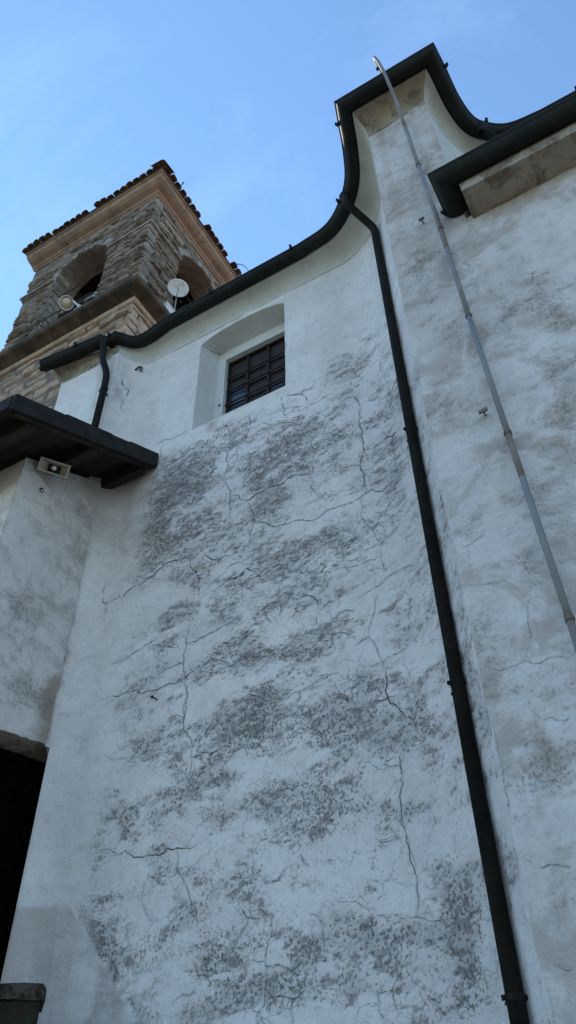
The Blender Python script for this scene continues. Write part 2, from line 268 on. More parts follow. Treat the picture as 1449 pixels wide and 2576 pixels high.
# cracks and stains traced on the walls: distance along the wall and height above the eye, metres
CRK_MAIN="""-3.881,6.1 -3.811,6.108 -3.695,6.061 -3.496,6.079
-3.807,6.077 -3.813,5.995 -3.796,5.839
-3.054,5.988 -3.019,5.874 -2.963,5.768 -2.938,5.682 -2.879,5.613 -2.824,5.634 -2.804,5.658
-2.713,5.912 -2.716,5.731 -2.733,5.617 -2.764,5.504 -2.695,5.448
-2.852,5.459 -2.839,5.317 -2.888,5.196 -2.953,5.149 -2.979,5.13 -2.953,5.006 -2.909,4.921 -2.897,4.809 -2.891,4.672 -2.891,4.541
-2.914,5.468 -2.962,5.452 -2.948,5.31 -2.955,5.182 -2.979,5.13
-3.825,5.264 -3.685,5.195 -3.585,5.211 -3.519,5.26 -3.417,5.25 -3.318,5.24
-3.561,5.118 -3.466,5.024 -3.369,5.032 -3.231,5.027 -3.15,5.042 -3.126,5.085 -3.046,5.108 -2.979,5.13
-2.906,4.843 -2.807,4.802 -2.714,4.682 -2.652,4.703 -2.578,4.733 -2.431,4.726
-2.714,4.682 -2.68,4.585 -2.641,4.495 -2.646,4.427 -2.656,4.349 -2.685,4.28 -2.688,4.174
-3.323,4.383 -3.172,4.442 -3.113,4.507 -3.047,4.485 -2.918,4.447 -2.857,4.476 -2.72,4.462 -2.609,4.389 -2.524,4.343 -2.488,4.293 -2.431,4.26
-3.762,5.712 -3.608,5.692 -3.426,5.655 -3.25,5.646
-2.825,5.293 -2.718,5.292 -2.598,5.268
-4.484,7.395 -4.454,7.284 -4.389,7.236 -4.376,7.129 -4.406,7.004 -4.419,6.855
-2.35,5.909 -2.345,5.776 -2.333,5.643 -2.301,5.563
-2.339,5.718 -2.252,5.701 -2.207,5.664 -2.164,5.567 -2.086,5.589 -1.996,5.595 -1.893,5.609 -1.793,5.607
-2.296,5.911 -2.151,5.818 -2.094,5.737 -2.07,5.659
-2.151,5.818 -2.091,5.844 -1.986,5.831
-2.574,5.665 -2.52,5.606 -2.413,5.542 -2.295,5.49 -2.18,5.413
-1.728,5.453 -1.678,5.473 -1.602,5.433 -1.564,5.307 -1.576,5.166 -1.59,5.078 -1.567,4.938 -1.571,4.819 -1.569,4.713 -1.605,4.63 -1.622,4.56 -1.607,4.474 -1.598,4.387 -1.59,4.3 -1.597,4.223
-1.87,5.115 -1.815,5.044 -1.713,4.985 -1.574,4.919
-1.554,5.283 -1.459,5.278 -1.354,5.232 -1.383,5.113
-1.567,4.938 -1.47,4.933 -1.349,4.94 -1.244,4.93
-1.569,4.72 -1.497,4.681 -1.385,4.669 -1.273,4.658 -1.154,4.671
-2.145,5.325 -2.135,5.236 -2.064,5.115 -2.055,5.046 -2.044,4.854 -2.05,4.707 -2.061,4.567 -2.054,4.464 -2.011,4.408 -1.949,4.302
-2.25,5.139 -2.151,5.108 -2.077,5.114
-2.686,4.676 -2.612,4.728 -2.501,4.746 -2.354,4.731 -2.22,4.766 -2.056,4.696
-2.035,4.641 -1.908,4.633 -1.751,4.608 -1.622,4.56
-2.68,4.429 -2.522,4.349 -2.451,4.269 -2.381,4.257 -2.277,4.236 -2.176,4.216 -2.077,4.163 -1.942,4.212 -1.834,4.2 -1.781,4.188 -1.663,4.196 -1.597,4.223 -1.547,4.237 -1.448,4.162 -1.347,4.181 -1.292,4.189
-1.648,4.183 -1.638,4.112 -1.657,4.019 -1.65,3.978 -1.608,3.872 -1.573,3.818 -1.551,3.724 -1.531,3.679 -1.449,3.692 -1.339,3.727
-2.025,3.848 -1.897,3.866 -1.833,3.887 -1.725,3.949
-4.242,4.169 -4.195,4.131 -4.095,4.142 -3.998,4.138 -3.927,4.205 -3.874,4.218 -3.805,4.205 -3.743,4.241 -3.702,4.238 -3.617,4.299 -3.487,4.328 -3.382,4.318 -3.309,4.377
-3.382,4.318 -3.301,4.288 -3.286,4.19 -3.204,4.051 -3.184,3.928 -3.174,3.837
-3.204,4.051 -3.119,4.075
-3.168,4.303 -3.118,4.227 -3.038,4.154 -2.94,4.145 -2.843,4.143
-4.23,4.373 -4.228,4.18 -4.195,4.131 -4.193,4.012
-3.139,3.848 -3.035,3.92 -2.954,3.963 -2.885,4.025 -2.79,4.037 -2.706,3.976
-2.877,3.851 -2.796,3.874 -2.705,3.931 -2.588,3.871 -2.565,3.818
-3.204,3.617 -3.236,3.512 -3.249,3.459 -3.262,3.418 -3.249,3.368 -3.273,3.287 -3.264,3.197 -3.237,3.093 -3.229,3.017 -3.206,2.949 -3.194,2.855 -3.203,2.739 -3.207,2.674
-3.249,3.368 -3.159,3.372 -3.081,3.395 -2.99,3.409 -2.902,3.44 -2.835,3.45
-4.036,3.454 -3.944,3.442 -3.833,3.458 -3.749,3.483 -3.679,3.512 -3.594,3.524 -3.546,3.537
-3.587,3.476 -3.513,3.468 -3.435,3.425 -3.36,3.388
-3.508,3.192 -3.434,3.213 -3.341,3.216 -3.272,3.221
-4.074,3.123 -3.924,3.118 -3.851,3.118 -3.691,3.103 -3.65,3.064 -3.53,3.05 -3.439,3.059 -3.324,3.056 -3.281,3.085 -3.225,3.084 -3.16,3.111 -3.06,3.116
-3.691,3.103 -3.637,3.14 -3.588,3.168
-2.527,3.44 -2.516,3.38 -2.483,3.336
-2.749,3.254 -2.696,3.269 -2.621,3.286
-2.902,3.046 -2.838,3.051 -2.709,3.021 -2.604,2.997
-2.68,2.755 -2.579,2.735 -2.529,2.683
-1.982,3.806 -1.99,3.647 -2.045,3.603
-2.128,3.616 -2.01,3.602 -1.882,3.589 -1.781,3.56 -1.702,3.548 -1.612,3.556 -1.544,3.558
-1.533,3.611 -1.537,3.522 -1.509,3.407
-1.759,3.269 -1.67,3.283 -1.582,3.304 -1.498,3.352 -1.402,3.349 -1.325,3.339 -1.173,3.277
-1.594,3.236 -1.627,3.118 -1.66,3.049 -1.688,2.979 -1.696,2.915 -1.658,2.858 -1.641,2.777 -1.613,2.705 -1.609,2.651
-1.795,2.883 -1.696,2.915
-1.604,2.691 -1.521,2.714 -1.433,2.729
-1.598,2.617 -1.601,2.537 -1.614,2.462 -1.604,2.425 -1.554,2.357 -1.521,2.309 -1.502,2.238
-1.769,2.419 -1.722,2.401 -1.672,2.416 -1.604,2.425
-2.24,3.439 -2.134,3.43 -2.089,3.388 -2.069,3.318
-2.145,3.128 -2.135,3.101 -2.026,3.051 -1.939,3.033 -1.875,3.016 -1.796,2.938
-2.145,3.128 -2.056,3.12
-2.169,3.089 -2.193,3.039 -2.273,3.008
-2.085,3.226 -2.082,3.153
-1.971,3.044 -1.961,2.938
-1.987,3.155 -1.908,3.174 -1.852,3.201 -1.777,3.173
-2.637,2.746 -2.568,2.726 -2.489,2.666 -2.356,2.643 -2.302,2.664 -2.215,2.66 -2.118,2.694 -2.022,2.712 -1.948,2.716
-2.366,3.493 -2.396,3.453 -2.378,3.408 -2.403,3.353
-2.531,3.445 -2.512,3.368 -2.469,3.321
-3.237,3.098 -3.198,2.921 -3.208,2.688 -3.138,2.557 -3.12,2.425 -3.119,2.302 -3.171,2.211
-3.832,1.9 -3.653,1.843 -3.606,1.866 -3.504,1.801 -3.322,1.784 -3.169,1.801 -2.961,1.8
-3.929,2.625 -3.778,2.559 -3.615,2.529 -3.439,2.532
-3.119,2.407 -3.007,2.415 -2.786,2.404
-3.168,1.794 -3.154,1.657 -3.068,1.543 -2.994,1.421 -2.976,1.312
-1.494,2.19 -1.524,2.09 -1.572,1.968 -1.57,1.865 -1.603,1.718 -1.591,1.581 -1.579,1.501 -1.56,1.372 -1.56,1.275 -1.582,1.162
-1.799,1.199 -1.688,1.187 -1.582,1.162 -1.504,1.127 -1.417,1.127
-1.774,1.59 -1.702,1.565 -1.614,1.57
-3.418,1.628 -3.399,1.496 -3.348,1.405 -3.252,1.377
-2.618,1.274 -2.681,1.195 -2.72,1.138
-2.654,1.356 -2.619,1.306 -2.537,1.29
-2.44,1.287 -2.456,1.189 -2.487,1.121 -2.494,1.051 -2.493,0.947 -2.5,0.858 -2.552,0.808
-2.494,1.045 -2.41,1.041 -2.334,1.003 -2.274,1.036
-2.486,0.935 -2.41,0.893 -2.322,0.868 -2.248,0.898
-2.322,0.868 -2.324,0.761
-2.35,0.931 -2.322,0.868
-3.11,0.925 -3.047,0.966 -2.996,0.954 -2.966,0.986
-2.206,1.265 -2.147,1.232 -2.128,1.145 -2.125,1.063
-2.358,1.534 -2.408,1.476 -2.507,1.479
-3.577,1.24 -3.48,1.28 -3.516,1.387
-1.678,2.008 -1.633,1.982 -1.564,1.973
-1.834,0.854 -1.835,0.771 -1.813,0.734
-2.232,1.969 -2.235,1.85
-2.259,1.598 -2.213,1.523"""
CRK_PIER="""-0.697,2.259 -0.627,2.239 -0.569,2.227 -0.529,2.222
-0.439,2.088 -0.462,2.063 -0.47,2.005 -0.478,1.955 -0.477,1.903 -0.511,1.839 -0.539,1.787
-0.697,1.794 -0.634,1.774 -0.59,1.778 -0.539,1.787 -0.501,1.762 -0.449,1.761 -0.396,1.762 -0.351,1.735
-0.553,1.541 -0.521,1.505 -0.482,1.5 -0.444,1.473 -0.415,1.492
-0.699,2.498 -0.647,2.499 -0.577,2.533
-0.267,4.919 -0.224,4.843 -0.229,4.737
-0.324,4.623 -0.253,4.633
-0.407,5.183 -0.368,5.157
-0.324,5.097 -0.283,5.03
0.086,4.444 0.17,4.455
-0.603,1.265 -0.555,1.257 -0.519,1.24 -0.483,1.265 -0.458,1.276
-0.667,0.949 -0.62,0.953 -0.563,0.936
-0.688,0.64 -0.636,0.621"""
BLOB_MAIN=[(-3.15,5.72,0.29,0.15,0.8),(-2.44,5.1,0.41,0.38,1),(-2.16,4.84,0.23,0.2,0.8),(-3.56,5.2,0.34,0.29,0.8),(-3.29,5.34,0.24,0.17,0.7),(-3.7,4.8,0.29,0.33,1),(-3.38,4.86,0.41,0.27,0.8),(-3.7,4.49,0.17,0.15,1),(-2.4,4.49,0.42,0.24,0.7),(-1.68,5.04,0.29,0.2,0.6),(-1.21,5.08,0.15,0.36,0.5),(-1.78,3.73,0.22,0.19,0.8),(-1.57,3.84,0.13,0.15,0.4),(-2.7,3.84,0.44,0.17,0.5),(-3.27,4.11,0.25,0.14,0.5),(-2.26,3.86,0.28,0.21,0.4),(-1.91,3.13,0.27,0.08,0.7),(-2.78,3.16,0.38,0.14,0.8),(-2.96,3.07,0.18,0.09,0.9),(-2.11,2.93,0.18,0.13,0.9),(-2.6,2.7,0.38,0.16,0.8),(-2.66,2.51,0.38,0.21,1),(-2.16,2.52,0.23,0.18,0.8),(-1.88,2.33,0.22,0.11,0.7),(-1.8,2.59,0.22,0.12,0.6),(-1.39,2.23,0.09,0.17,0.7),(-1.33,3.93,0.24,0.19,0.5),(-3.6,2.6,0.19,0.08,0.6),(-3.22,2.39,0.09,0.09,0.8),(-3.68,2.01,0.18,0.11,0.4),(-3.09,2.13,0.2,0.14,0.35),(-2.21,2.04,0.17,0.1,0.6),(-2.13,1.78,0.16,0.12,0.6),(-2.3,1.69,0.13,0.09,0.6),(-2.79,1.81,0.09,0.08,0.6),(-2.75,1.1,0.21,0.14,0.9),(-3.27,1.22,0.15,0.09,0.7),(-3.08,1.3,0.12,0.09,0.5),(-2.26,1.07,0.12,0.08,0.7),(-1.85,1.14,0.11,0.08,0.6),(-1.34,1.13,0.1,0.11,0.7),(-1.38,0.82,0.12,0.16,1),(-2.68,1.44,0.22,0.14,0.35),(-2.41,1.51,0.21,0.14,0.4),(-1.93,1.98,0.16,0.1,0.4),(-3.73,1.21,0.19,0.14,0.6),(-4.48,7.22,0.08,0.3,0.8),(-3.78,3.56,0.17,0.12,0.5),(-3.16,3.73,0.28,0.17,0.45),(-2.4,3.45,0.31,0.15,0.4),(-2.61,3.31,0.31,0.15,0.4),(-1.47,2.96,0.13,0.19,0.35),(-1.78,1.62,0.14,0.13,0.3),(-2.41,0.9,0.29,0.09,0.6),(-1.72,0.87,0.19,0.1,0.4),(-2.1,1.35,0.17,0.13,0.45),(-2.84,2.18,0.22,0.11,0.5),(-3.3,1.71,0.19,0.13,0.3)]
BLOB_PIER=[(-0.06,4.24,0.13,0.16,0.8),(0.19,4.31,0.12,0.1,0.6),(-0.57,4.97,0.09,0.35,0.7),(-0.55,4.31,0.1,0.25,0.5),(0.07,3.56,0.08,0.2,0.7),(-0.06,3.13,0.09,0.17,0.7),(-0.09,2.75,0.07,0.15,0.6),(-0.64,1.99,0.05,0.12,0.7),(-0.64,1.71,0.07,0.15,0.6),(-0.6,1.35,0.05,0.05,0.6),(-0.59,1.05,0.06,0.08,0.5),(-0.61,6.26,0.19,0.4,0.4),(-0.55,7.06,0.17,0.39,0.5),(-0.73,6.86,0.1,0.3,0.4),(-0.64,3.59,0.06,0.17,0.5),(-0.24,2.66,0.09,0.15,0.35),(0.18,3.88,0.08,0.14,0.5),(0.01,4.56,0.15,0.22,0.3),(-0.42,2.2,0.1,0.13,0.2),(-0.39,1.67,0.05,0.11,0.35),(-0.64,1.46,0.06,0.14,0.4),(-0.53,1.27,0.04,0.08,0.3),(-0.62,0.79,0.04,0.1,0.4)]
BLOB_PORCH=[(3.42,3.65,0.23,0.33,0.6),(3.69,4.2,0.13,0.15,0.7),(3.59,3.09,0.23,0.18,0.7),(3.71,4.72,0.18,0.25,0.35),(3.4,3.3,0.15,0.16,0.6),(3.84,3.32,0.08,0.2,0.6)]
# ------------------------------------------------------------------ ground
gnd = mk('ground', [(-600, -600, -CZ), (600, -600, -CZ), (600, 600, -CZ), (-600, 600, -CZ)], [(0, 1, 2, 3)], M['ground']); tag(gnd, 'pale gravel ground around the church', None, None, 'structure')

# ------------------------------------------------------------------ church
YM, YP, HC, XE, XPR = 4.10, 3.03, 7.76, -0.74, -0.15      # wall plane, pier plane, springing of the cove, pier edges
church = empty('church', (-1.5, 5.0, -CZ), 'white plastered church with cracked stained wall, curved corner and dark arched-top window', 'church')
def ell(a): return (-1.6 + 0.86 * math.cos(a), YP + 1.07 * math.sin(a))
PLAN = [(-5.47, -5.35, 3.8), (-4.57, -4.45, 3.8)] + [(-4.57 + .42 * i / 8, -4.15 - .3 * math.cos(i / 16 * math.pi), 3.8 + .3 * math.sin(i / 16 * math.pi)) for i in range(1, 8)] + [(-4.15, -4.15, YM), (-1.6, -1.6, YM)]
_s = -1.6; _p = (-1.6, YM)
for i in range(1, 41):
    q = ell(math.pi / 2 * (1 - i / 40)); _s += math.dist(q, _p); _p = q; PLAN.append((_s, q[0], q[1]))
SMAX = _s
PL = np.array(PLAN)
def parse(t): return [[tuple(float(v) for v in q.split(',')) for q in l.split()] for l in t.strip().splitlines()]
def edge_jit(z): return 0.006 * (vnoise(z * 6.0, z * 0 + 3.3, 71) - .5) + 0.005 * (vnoise(z * 31.0, z * 0 + 1.3, 72) - .5) + 0.012 * (sstep(.72, .8, vnoise(z * 4.0, z * 0 + 7.7, 73)))

def masks(S, Zz, sv, zv, blobs, cracks, seed, base=0.0, horiz=True):
    ws = (fbm(S * 2.2, Zz * 2.2, 4, seed) - .5) * .42; wz = (fbm(S * 2.2 + 40, Zz * 2.2, 4, seed + 5) - .5) * .42
    keep = np.ones_like(S)
    for (s0, z0, rs, rz, st) in blobs:
        rs = max(rs, .09); rz = max(rz, .09)
        k = min(1.0, 1.6 * min(rs, rz) + .25)
        d = ((S + ws * k - s0) / (rs * 1.1)) ** 2 + ((Zz + wz * k - z0) / (rz * 1.15)) ** 2
        keep *= 1 - st * np.exp(-d * .95)
    blob = 1 - keep
    f1 = fbm(S * 5, Zz * 9, 6, seed + 11, .68); f2 = fbm(S * 1.4, Zz * 1.6, 4, seed + 21)
    F = fbm(S * 2.3 + ws, Zz * 4.6 + wz, 8, seed + 13, .74)                  # ragged, mostly level wear
    g = .42 * blob + base * (.55 + .9 * (f2 - .35)) + 2.1 * (F - .5)
    wear = sstep(.18, .80, g)
    dirt = sstep(.34, .95, g + .5 * (f1 - .5)) * .66
    blob = np.clip(.30 * blob + .70 * wear, 0, 1)
    fib = fbm(S * 26 + ws * 16, Zz * 84 + ws * 40, 4, seed + 31, .62)          # wind-eaten crust, mostly lying in courses
    iso = fbm(S * 58, Zz * 48, 4, seed + 41, .62)
    if horiz:
        up = sstep(1.8, 3.6, Zz); n = fib * up + iso * (1 - up)
    else: n = iso
    pat = fbm(S * 7, Zz * 12, 4, seed + 91, .6); th = .735 - .16 * blob - .05 * f2 - .10 * (pat - .5)
    pin = sstep(.81, .84, fbm(S * 62, Zz * 44, 2, seed + 51)) * .55 * sstep(.35, .6, f2)
    coarse = sstep(.665 - .10 * blob, .685 - .10 * blob, fbm(S * 17, Zz * 26, 4, seed + 95, .6)) * sstep(.25, .7, blob)
    speck = np.clip(coarse * .75 + sstep(th, th + .05, n) * (.25 + .75 * blob) * .92 + pin * (.3 + .7 * blob), 0, 1)
    halo = sstep(.60, .52, n) * blob
    crack = np.zeros_like(S); rim = np.zeros_like(S); rng = np.random.RandomState(seed)
    for pl in cracks:
        pts = [np.array(p) for p in pl]; st = rng.uniform(.25, .45); wd = rng.uniform(.0055, .0085)
        for _ in range(2):
            q = [pts[0]]
            for a, b in zip(pts, pts[1:]):
                L = np.linalg.norm(b - a); m = (a + b) / 2 + np.array([-(b - a)[1], (b - a)[0]]) * rng.uniform(-.13, .13); q += [m, b]
            pts = q
        for a, b in zip(pts, pts[1:]):
            pad = .03; i0, i1 = np.searchsorted(sv, [min(a[0], b[0]) - pad, max(a[0], b[0]) + pad]); j0, j1 = np.searchsorted(zv, [min(a[1], b[1]) - pad, max(a[1], b[1]) + pad])
            if i1 <= i0 or j1 <= j0: continue
            ss = S[j0:j1, i0:i1]; zz = Zz[j0:j1, i0:i1]; v = b - a; L2 = max(1e-9, v @ v)
            t = np.clip(((ss - a[0]) * v[0] + (zz - a[1]) * v[1]) / L2, 0, 1); d = np.hypot(ss - a[0] - t * v[0], zz - a[1] - t * v[1])
            k = st * rng.uniform(.6, 1.0); crack[j0:j1, i0:i1] = np.maximum(crack[j0:j1, i0:i1], k * np.exp(-(d / wd) ** 2)); rim[j0:j1, i0:i1] = np.maximum(rim[j0:j1, i0:i1], np.exp(-((d - .011) / .007) ** 2))
    crack *= .40 + .60 * sstep(.32, .55, fbm(S * 8, Zz * 8, 3, seed + 61))
    disp = .024 * (fbm(S * .8, Zz * .8, 3, seed + 71) - .5) + .018 * (fbm(S * 4, Zz * 7, 5, seed + 81, .62) - .5) + .004 * (fib - .5) * (.3 + blob) - .006 * crack - .0045 * speck - .004 * dirt - .002 * halo
    return dict(dirt=dirt, speck=speck, crack=crack, rim=rim, blob=blob, up=sstep(1.8, 3.6, Zz) * (1.0 if horiz else 0.0)), disp, blob

def grid_obj(name, X, Y, Zz, A, keepq, mat, parent):
    nz, ns = X.shape; v = np.stack([X, Y, Zz + CZ], -1).reshape(-1, 3); c = (v.min(0) + v.max(0)) / 2
    idx = np.arange(nz * ns).reshape(nz, ns)
    q = np.stack([idx[:-1, :-1], idx[:-1, 1:], idx[1:, 1:], idx[1:, :-1]], -1)[keepq]
    me = bpy.data.meshes.new(name); me.vertices.add(len(v)); me.vertices.foreach_set('co', (v - c).astype(np.float32).ravel())
    me.loops.add(q.size); me.loops.foreach_set('vertex_index', q.astype(np.int32).ravel()); me.polygons.add(len(q)); me.polygons.foreach_set('loop_start', np.arange(0, q.size, 4, dtype=np.int32))
    me.polygons.foreach_set('use_smooth', np.ones(len(q), bool)); me.update(calc_edges=True)
    for k, a in A.items():
        at = me.attributes.new(k, 'FLOAT', 'POINT'); at.data.foreach_set('value', a.astype(np.float32).ravel())
    me.materials.append(mat); o = bpy.data.objects.new(name, me); return place(o, c, parent)

def crack_mesh(name, cracks, sv, zv, XX, YY, ZZ, nrm, ok, seed, mat, parent, wmul=1.0):
    # open cracks: thin dark slivers with ragged width lying in the plaster, hairline to a few millimetres, with side branches
    rng = np.random.RandomState(seed); b = MB()
    def samp(p):
        i = int(np.clip(np.searchsorted(sv, p[0]) - 1, 0, len(sv) - 2)); j = int(np.clip(np.searchsorted(zv, p[1]) - 1, 0, len(zv) - 2))
        a = (p[0] - sv[i]) / (sv[i + 1] - sv[i]); c = (p[1] - zv[j]) / (zv[j + 1] - zv[j]); f = lambda Q: (Q[j, i] * (1 - a) + Q[j, i + 1] * a) * (1 - c) + (Q[j + 1, i] * (1 - a) + Q[j + 1, i + 1] * a) * c
        n = nrm(p[0]); return np.array([f(XX) + n[0] * .003, f(YY) + n[1] * .003, p[1]])
    def frac(pts, lv, amp):
        for _ in range(lv):
            q = [pts[0]]
            for a, c in zip(pts, pts[1:]): q += [(a + c) / 2 + np.array([-(c - a)[1], (c - a)[0]]) * rng.uniform(-amp, amp), c]
            pts = q
        return pts
    def strip(pts, w0):
        n = len(pts); P = []; run = 1.0
        for k in range(n):
            a = pts[max(k - 1, 0)]; c = pts[min(k + 1, n - 1)]; t = (c - a) / max(1e-9, np.linalg.norm(c - a)); run = np.clip(run + rng.uniform(-.4, .4), .45, 1.4)
            w_ = w0 * float(np.clip(.50 + .13 * pts[k][1], .5, 1.2)) * run * min(1.0, .25 + 4.0 * min(k, n - 1 - k) / n); o = np.array([-t[1], t[0]]) * w_; P += [samp(pts[k] + o), samp(pts[k] - o)]
        fs = []; gap = 0
        for k in range(n - 1):
            m = (pts[k] + pts[k + 1]) / 2
            if gap > 0: gap -= 1; continue
            if rng.rand() < .03: gap = rng.randint(1, 4); continue
            if ok(m[0], m[1]): fs.append((2 * k, 2 * k + 2, 2 * k + 3, 2 * k + 1))
        b.add([tuple(p) for p in P], fs)
    for pl in cracks:
        pts = frac([np.array(p) for p in pl], 4, .17); w0 = rng.choice([.0015, .002, .0026, .0036]) * wmul; strip(pts, w0)
        for _ in range(rng.randint(0, 4)):
            k = rng.randint(1, len(pts) - 1); d = rng.uniform(0, 2 * math.pi); L = rng.uniform(.04, .20); e = pts[k] + L * np.array([math.cos(d), math.sin(d) * .7]); strip(frac([pts[k], e], 4, .22), w0 * rng.uniform(.4, .8))
    o = b.build(name, mat, parent); tag(o, kind='stuff'); return o
# window opening in the main wall
WX0, WX1, WZ0 = -3.43, -2.31, 6.055
def arch_z(x):
    u = (x - (WX0 + WX1) / 2) / ((WX1 - WX0) / 2); return 7.49 + .165 * np.sqrt(np.maximum(0, 1 - .93 * u * u)) * 1.0
def inter(sv, z):
    X = np.interp(sv, PL[:, 0], PL[:, 1]); Y = np.interp(sv, PL[:, 0], PL[:, 2]); return X, Y
sv = np.unique(np.round(np.concatenate([np.arange(-5.47, -4.2, .014), np.linspace(-4.2, WX0, 97), np.linspace(WX0, WX1, 141), np.linspace(WX1, -1.6, 90), np.linspace(-1.6, SMAX, 190)]), 5))
zz = [-CZ]; z = -CZ
while z < .3: z += .1; zz.append(z)
while z < HC - .01: z += .0062 + .0011 * max(0, z - .5); zz.append(z)
zv = np.array(zz); zv[-1] = HC; zv[np.argmin(abs(zv - WZ0))] = WZ0
S, Zg = np.meshgrid(sv, zv)
A, disp, blob = masks(S, Zg, sv, zv, BLOB_MAIN, parse(CRK_MAIN), 100, .52)
X0, Y0 = inter(sv, None); dX = np.gradient(X0, sv); dY = np.gradient(Y0, sv); nl = np.hypot(dX, dY); NX, NY = dY / nl, -dX / nl
taper = np.ones_like(sv) * sstep(0, .06, SMAX - sv)
# the wall is cleaner above the window, in the strip by the porch and near the pipe
clean = np.clip(sstep(5.75, 6.15, Zg + .12 * (fbm(S * 3, Zg * 3, 3, 205) - .5) - .35 * sstep(-2.3, -1.7, S)) * .93 + sstep(-3.72, -4.0, S + .15 * (fbm(S * 3, Zg * 3, 3, 206) - .5)) * .8, 0, 1)
for k in ('speck',): A[k] = A[k] * (1 - clean) + (1 - sstep(.0, .5, blob * 0 + 1)) * 0
st = np.exp(-(((S + 4.48) / .10) ** 2 + ((Zg - 7.22) / .28) ** 2)); A['dirt'] = np.clip(A['dirt'] * (1 - clean * .9) + st * sstep(.4, .62, fbm(S * 9, Zg * 9, 5, 207)) * .9, 0, 1)
A['crack'] = A['crack'] * (1 - .75 * sstep(6.0, 6.3, Zg) * (S > -4.2))
# cement patch low on the left, with a sloping edge
A['clean'] = clean; A['craze'] = np.clip(.35 + .65 * blob, 0, 1) * (1 - clean); lim = np.where(S < -4.03, 1.60, 1.60 - (S + 4.03) * 1.14) + .10 * (fbm(S * 5, Zg * 5, 6, 208, .65) - .5)
A['patch'] = sstep(-.03, .03, lim - Zg) * np.clip(.5 + 1.5 * (fbm(S * 5.5, Zg * .8, 5, 209, .6) - .45), 0, 1)
rimp = np.exp(-((lim - Zg + .05) / .05) ** 2) * sstep(-3.95, -3.7, S) * sstep(.35, .55, fbm(S * 7, Zg * 7, 4, 210)); A['dirt'] = np.clip(A['dirt'] + rimp * .8, 0, 1)
A['speck'] *= 1 - sstep(-.02, .02, lim - Zg) * .9; A['crack'] *= 1 - sstep(-.02, .02, lim - Zg); A['craze'] *= 1 - sstep(-.02, .02, lim - Zg); A['clean'] = np.maximum(A['clean'], .9 * sstep(-.02, .02, lim - Zg))
disp = disp + .010 * sstep(-.015, .015, lim - Zg)
# rusty drips under the sill and along the inner corner by the porch, grey streaks below the cove on the left
dr = np.exp(-((S + 3.18) / .06) ** 2) * sstep(6.06, 6.0, Zg) * sstep(5.8, 6.03, Zg); cr_ = np.exp(-((S + 4.44) / .035) ** 2) * sstep(.42, .55, fbm(S * 4, Zg * 2.4, 5, 211)) * sstep(4.9, 3.8, Zg)
stk = np.exp(-((S + 4.62) / .05) ** 2) + np.exp(-((S + 4.78) / .04) ** 2)
A['warm'] = np.clip(sstep(-.03, .03, lim - Zg) * sstep(.45, .6, fbm(S * 4.5 + 9, Zg * .6, 4, 213)) * .22 + dr * .9 + cr_ * 1.1 + stk * .35 * sstep(6.2, 7.6, Zg), 0, 1)
disp *= taper[None, :]
XX = X0[None, :] + NX[None, :] * disp; YY = Y0[None, :] + NY[None, :] * disp; ZZ = Zg.copy()
XX[:, -1] += edge_jit(zv)
keep = np.ones((len(zv) - 1, len(sv) - 1), bool); keep[np.ix_(zv[:-1] < 2.75, sv[:-1] < -4.413)] = False
jc = np.where((sv >= WX0 - 1e-6) & (sv <= WX1 + 1e-6))[0]; j0 = np.argmin(abs(zv - WZ0)); az = arch_z(sv[jc]); top = [int(np.argmin(abs(zv - a))) for a in az]
for n_, j in enumerate(jc):
    ZZ[top[n_], j] = az[n_]
    if n_ < len(jc) - 1: keep[j0:max(top[n_], top[n_ + 1]), j] = False
    for r_ in (j0, top[n_]):
        YY[r_, j] = YM
for n_ in range(len(jc) - 1):                               # close the little steps along the arch
    a, b = sorted((top[n_], top[n_ + 1]))
    for r_ in range(a, b):
        j = jc[n_] if top[n_] == a else jc[n_ + 1]
        ZZ[r_ + 1, j] = max(ZZ[r_ + 1, j], ZZ[r_, j])
grid_obj('wall', XX, YY, ZZ, A, keep, M['plaster'], church)
def ok_main(s_, z_):
    if WX0 - .01 < s_ < WX1 + .01 and WZ0 - .01 < z_ < 7.7: return False
    if z_ < (1.60 if s_ < -4.03 else 1.60 - (s_ + 4.03) * 1.14) + .02: return False
    return not (z_ > 6.15 and s_ > -4.2)
cr_hair = []; rx = np.random.RandomState(5)
for _ in range(46):                                        # hairlines too fine to follow one by one
    a_ = np.array([rx.uniform(-3.7, -1.2), rx.uniform(.6, 5.8)]); d_ = rx.choice([0, 0, 1.5]) + rx.uniform(-.5, .5); L_ = rx.uniform(.15, .5); cr_hair.append([tuple(a_), tuple(a_ + L_ * np.array([math.cos(d_), math.sin(d_)]) * .5 + rx.uniform(-.03, .03, 2)), tuple(a_ + L_ * np.array([math.cos(d_), math.sin(d_)]))])
nr_main = lambda q: (float(np.interp(q, sv, NX)), float(np.interp(q, sv, NY)))
crack_mesh('plaster_cracks', parse(CRK_MAIN), sv, zv, XX, YY, ZZ, nr_main, ok_main, 800, M['crack'], church)
crack_mesh('plaster_hairlines', cr_hair, sv, zv, XX, YY, ZZ, nr_main, ok_main, 801, M['crack'], church, .5)

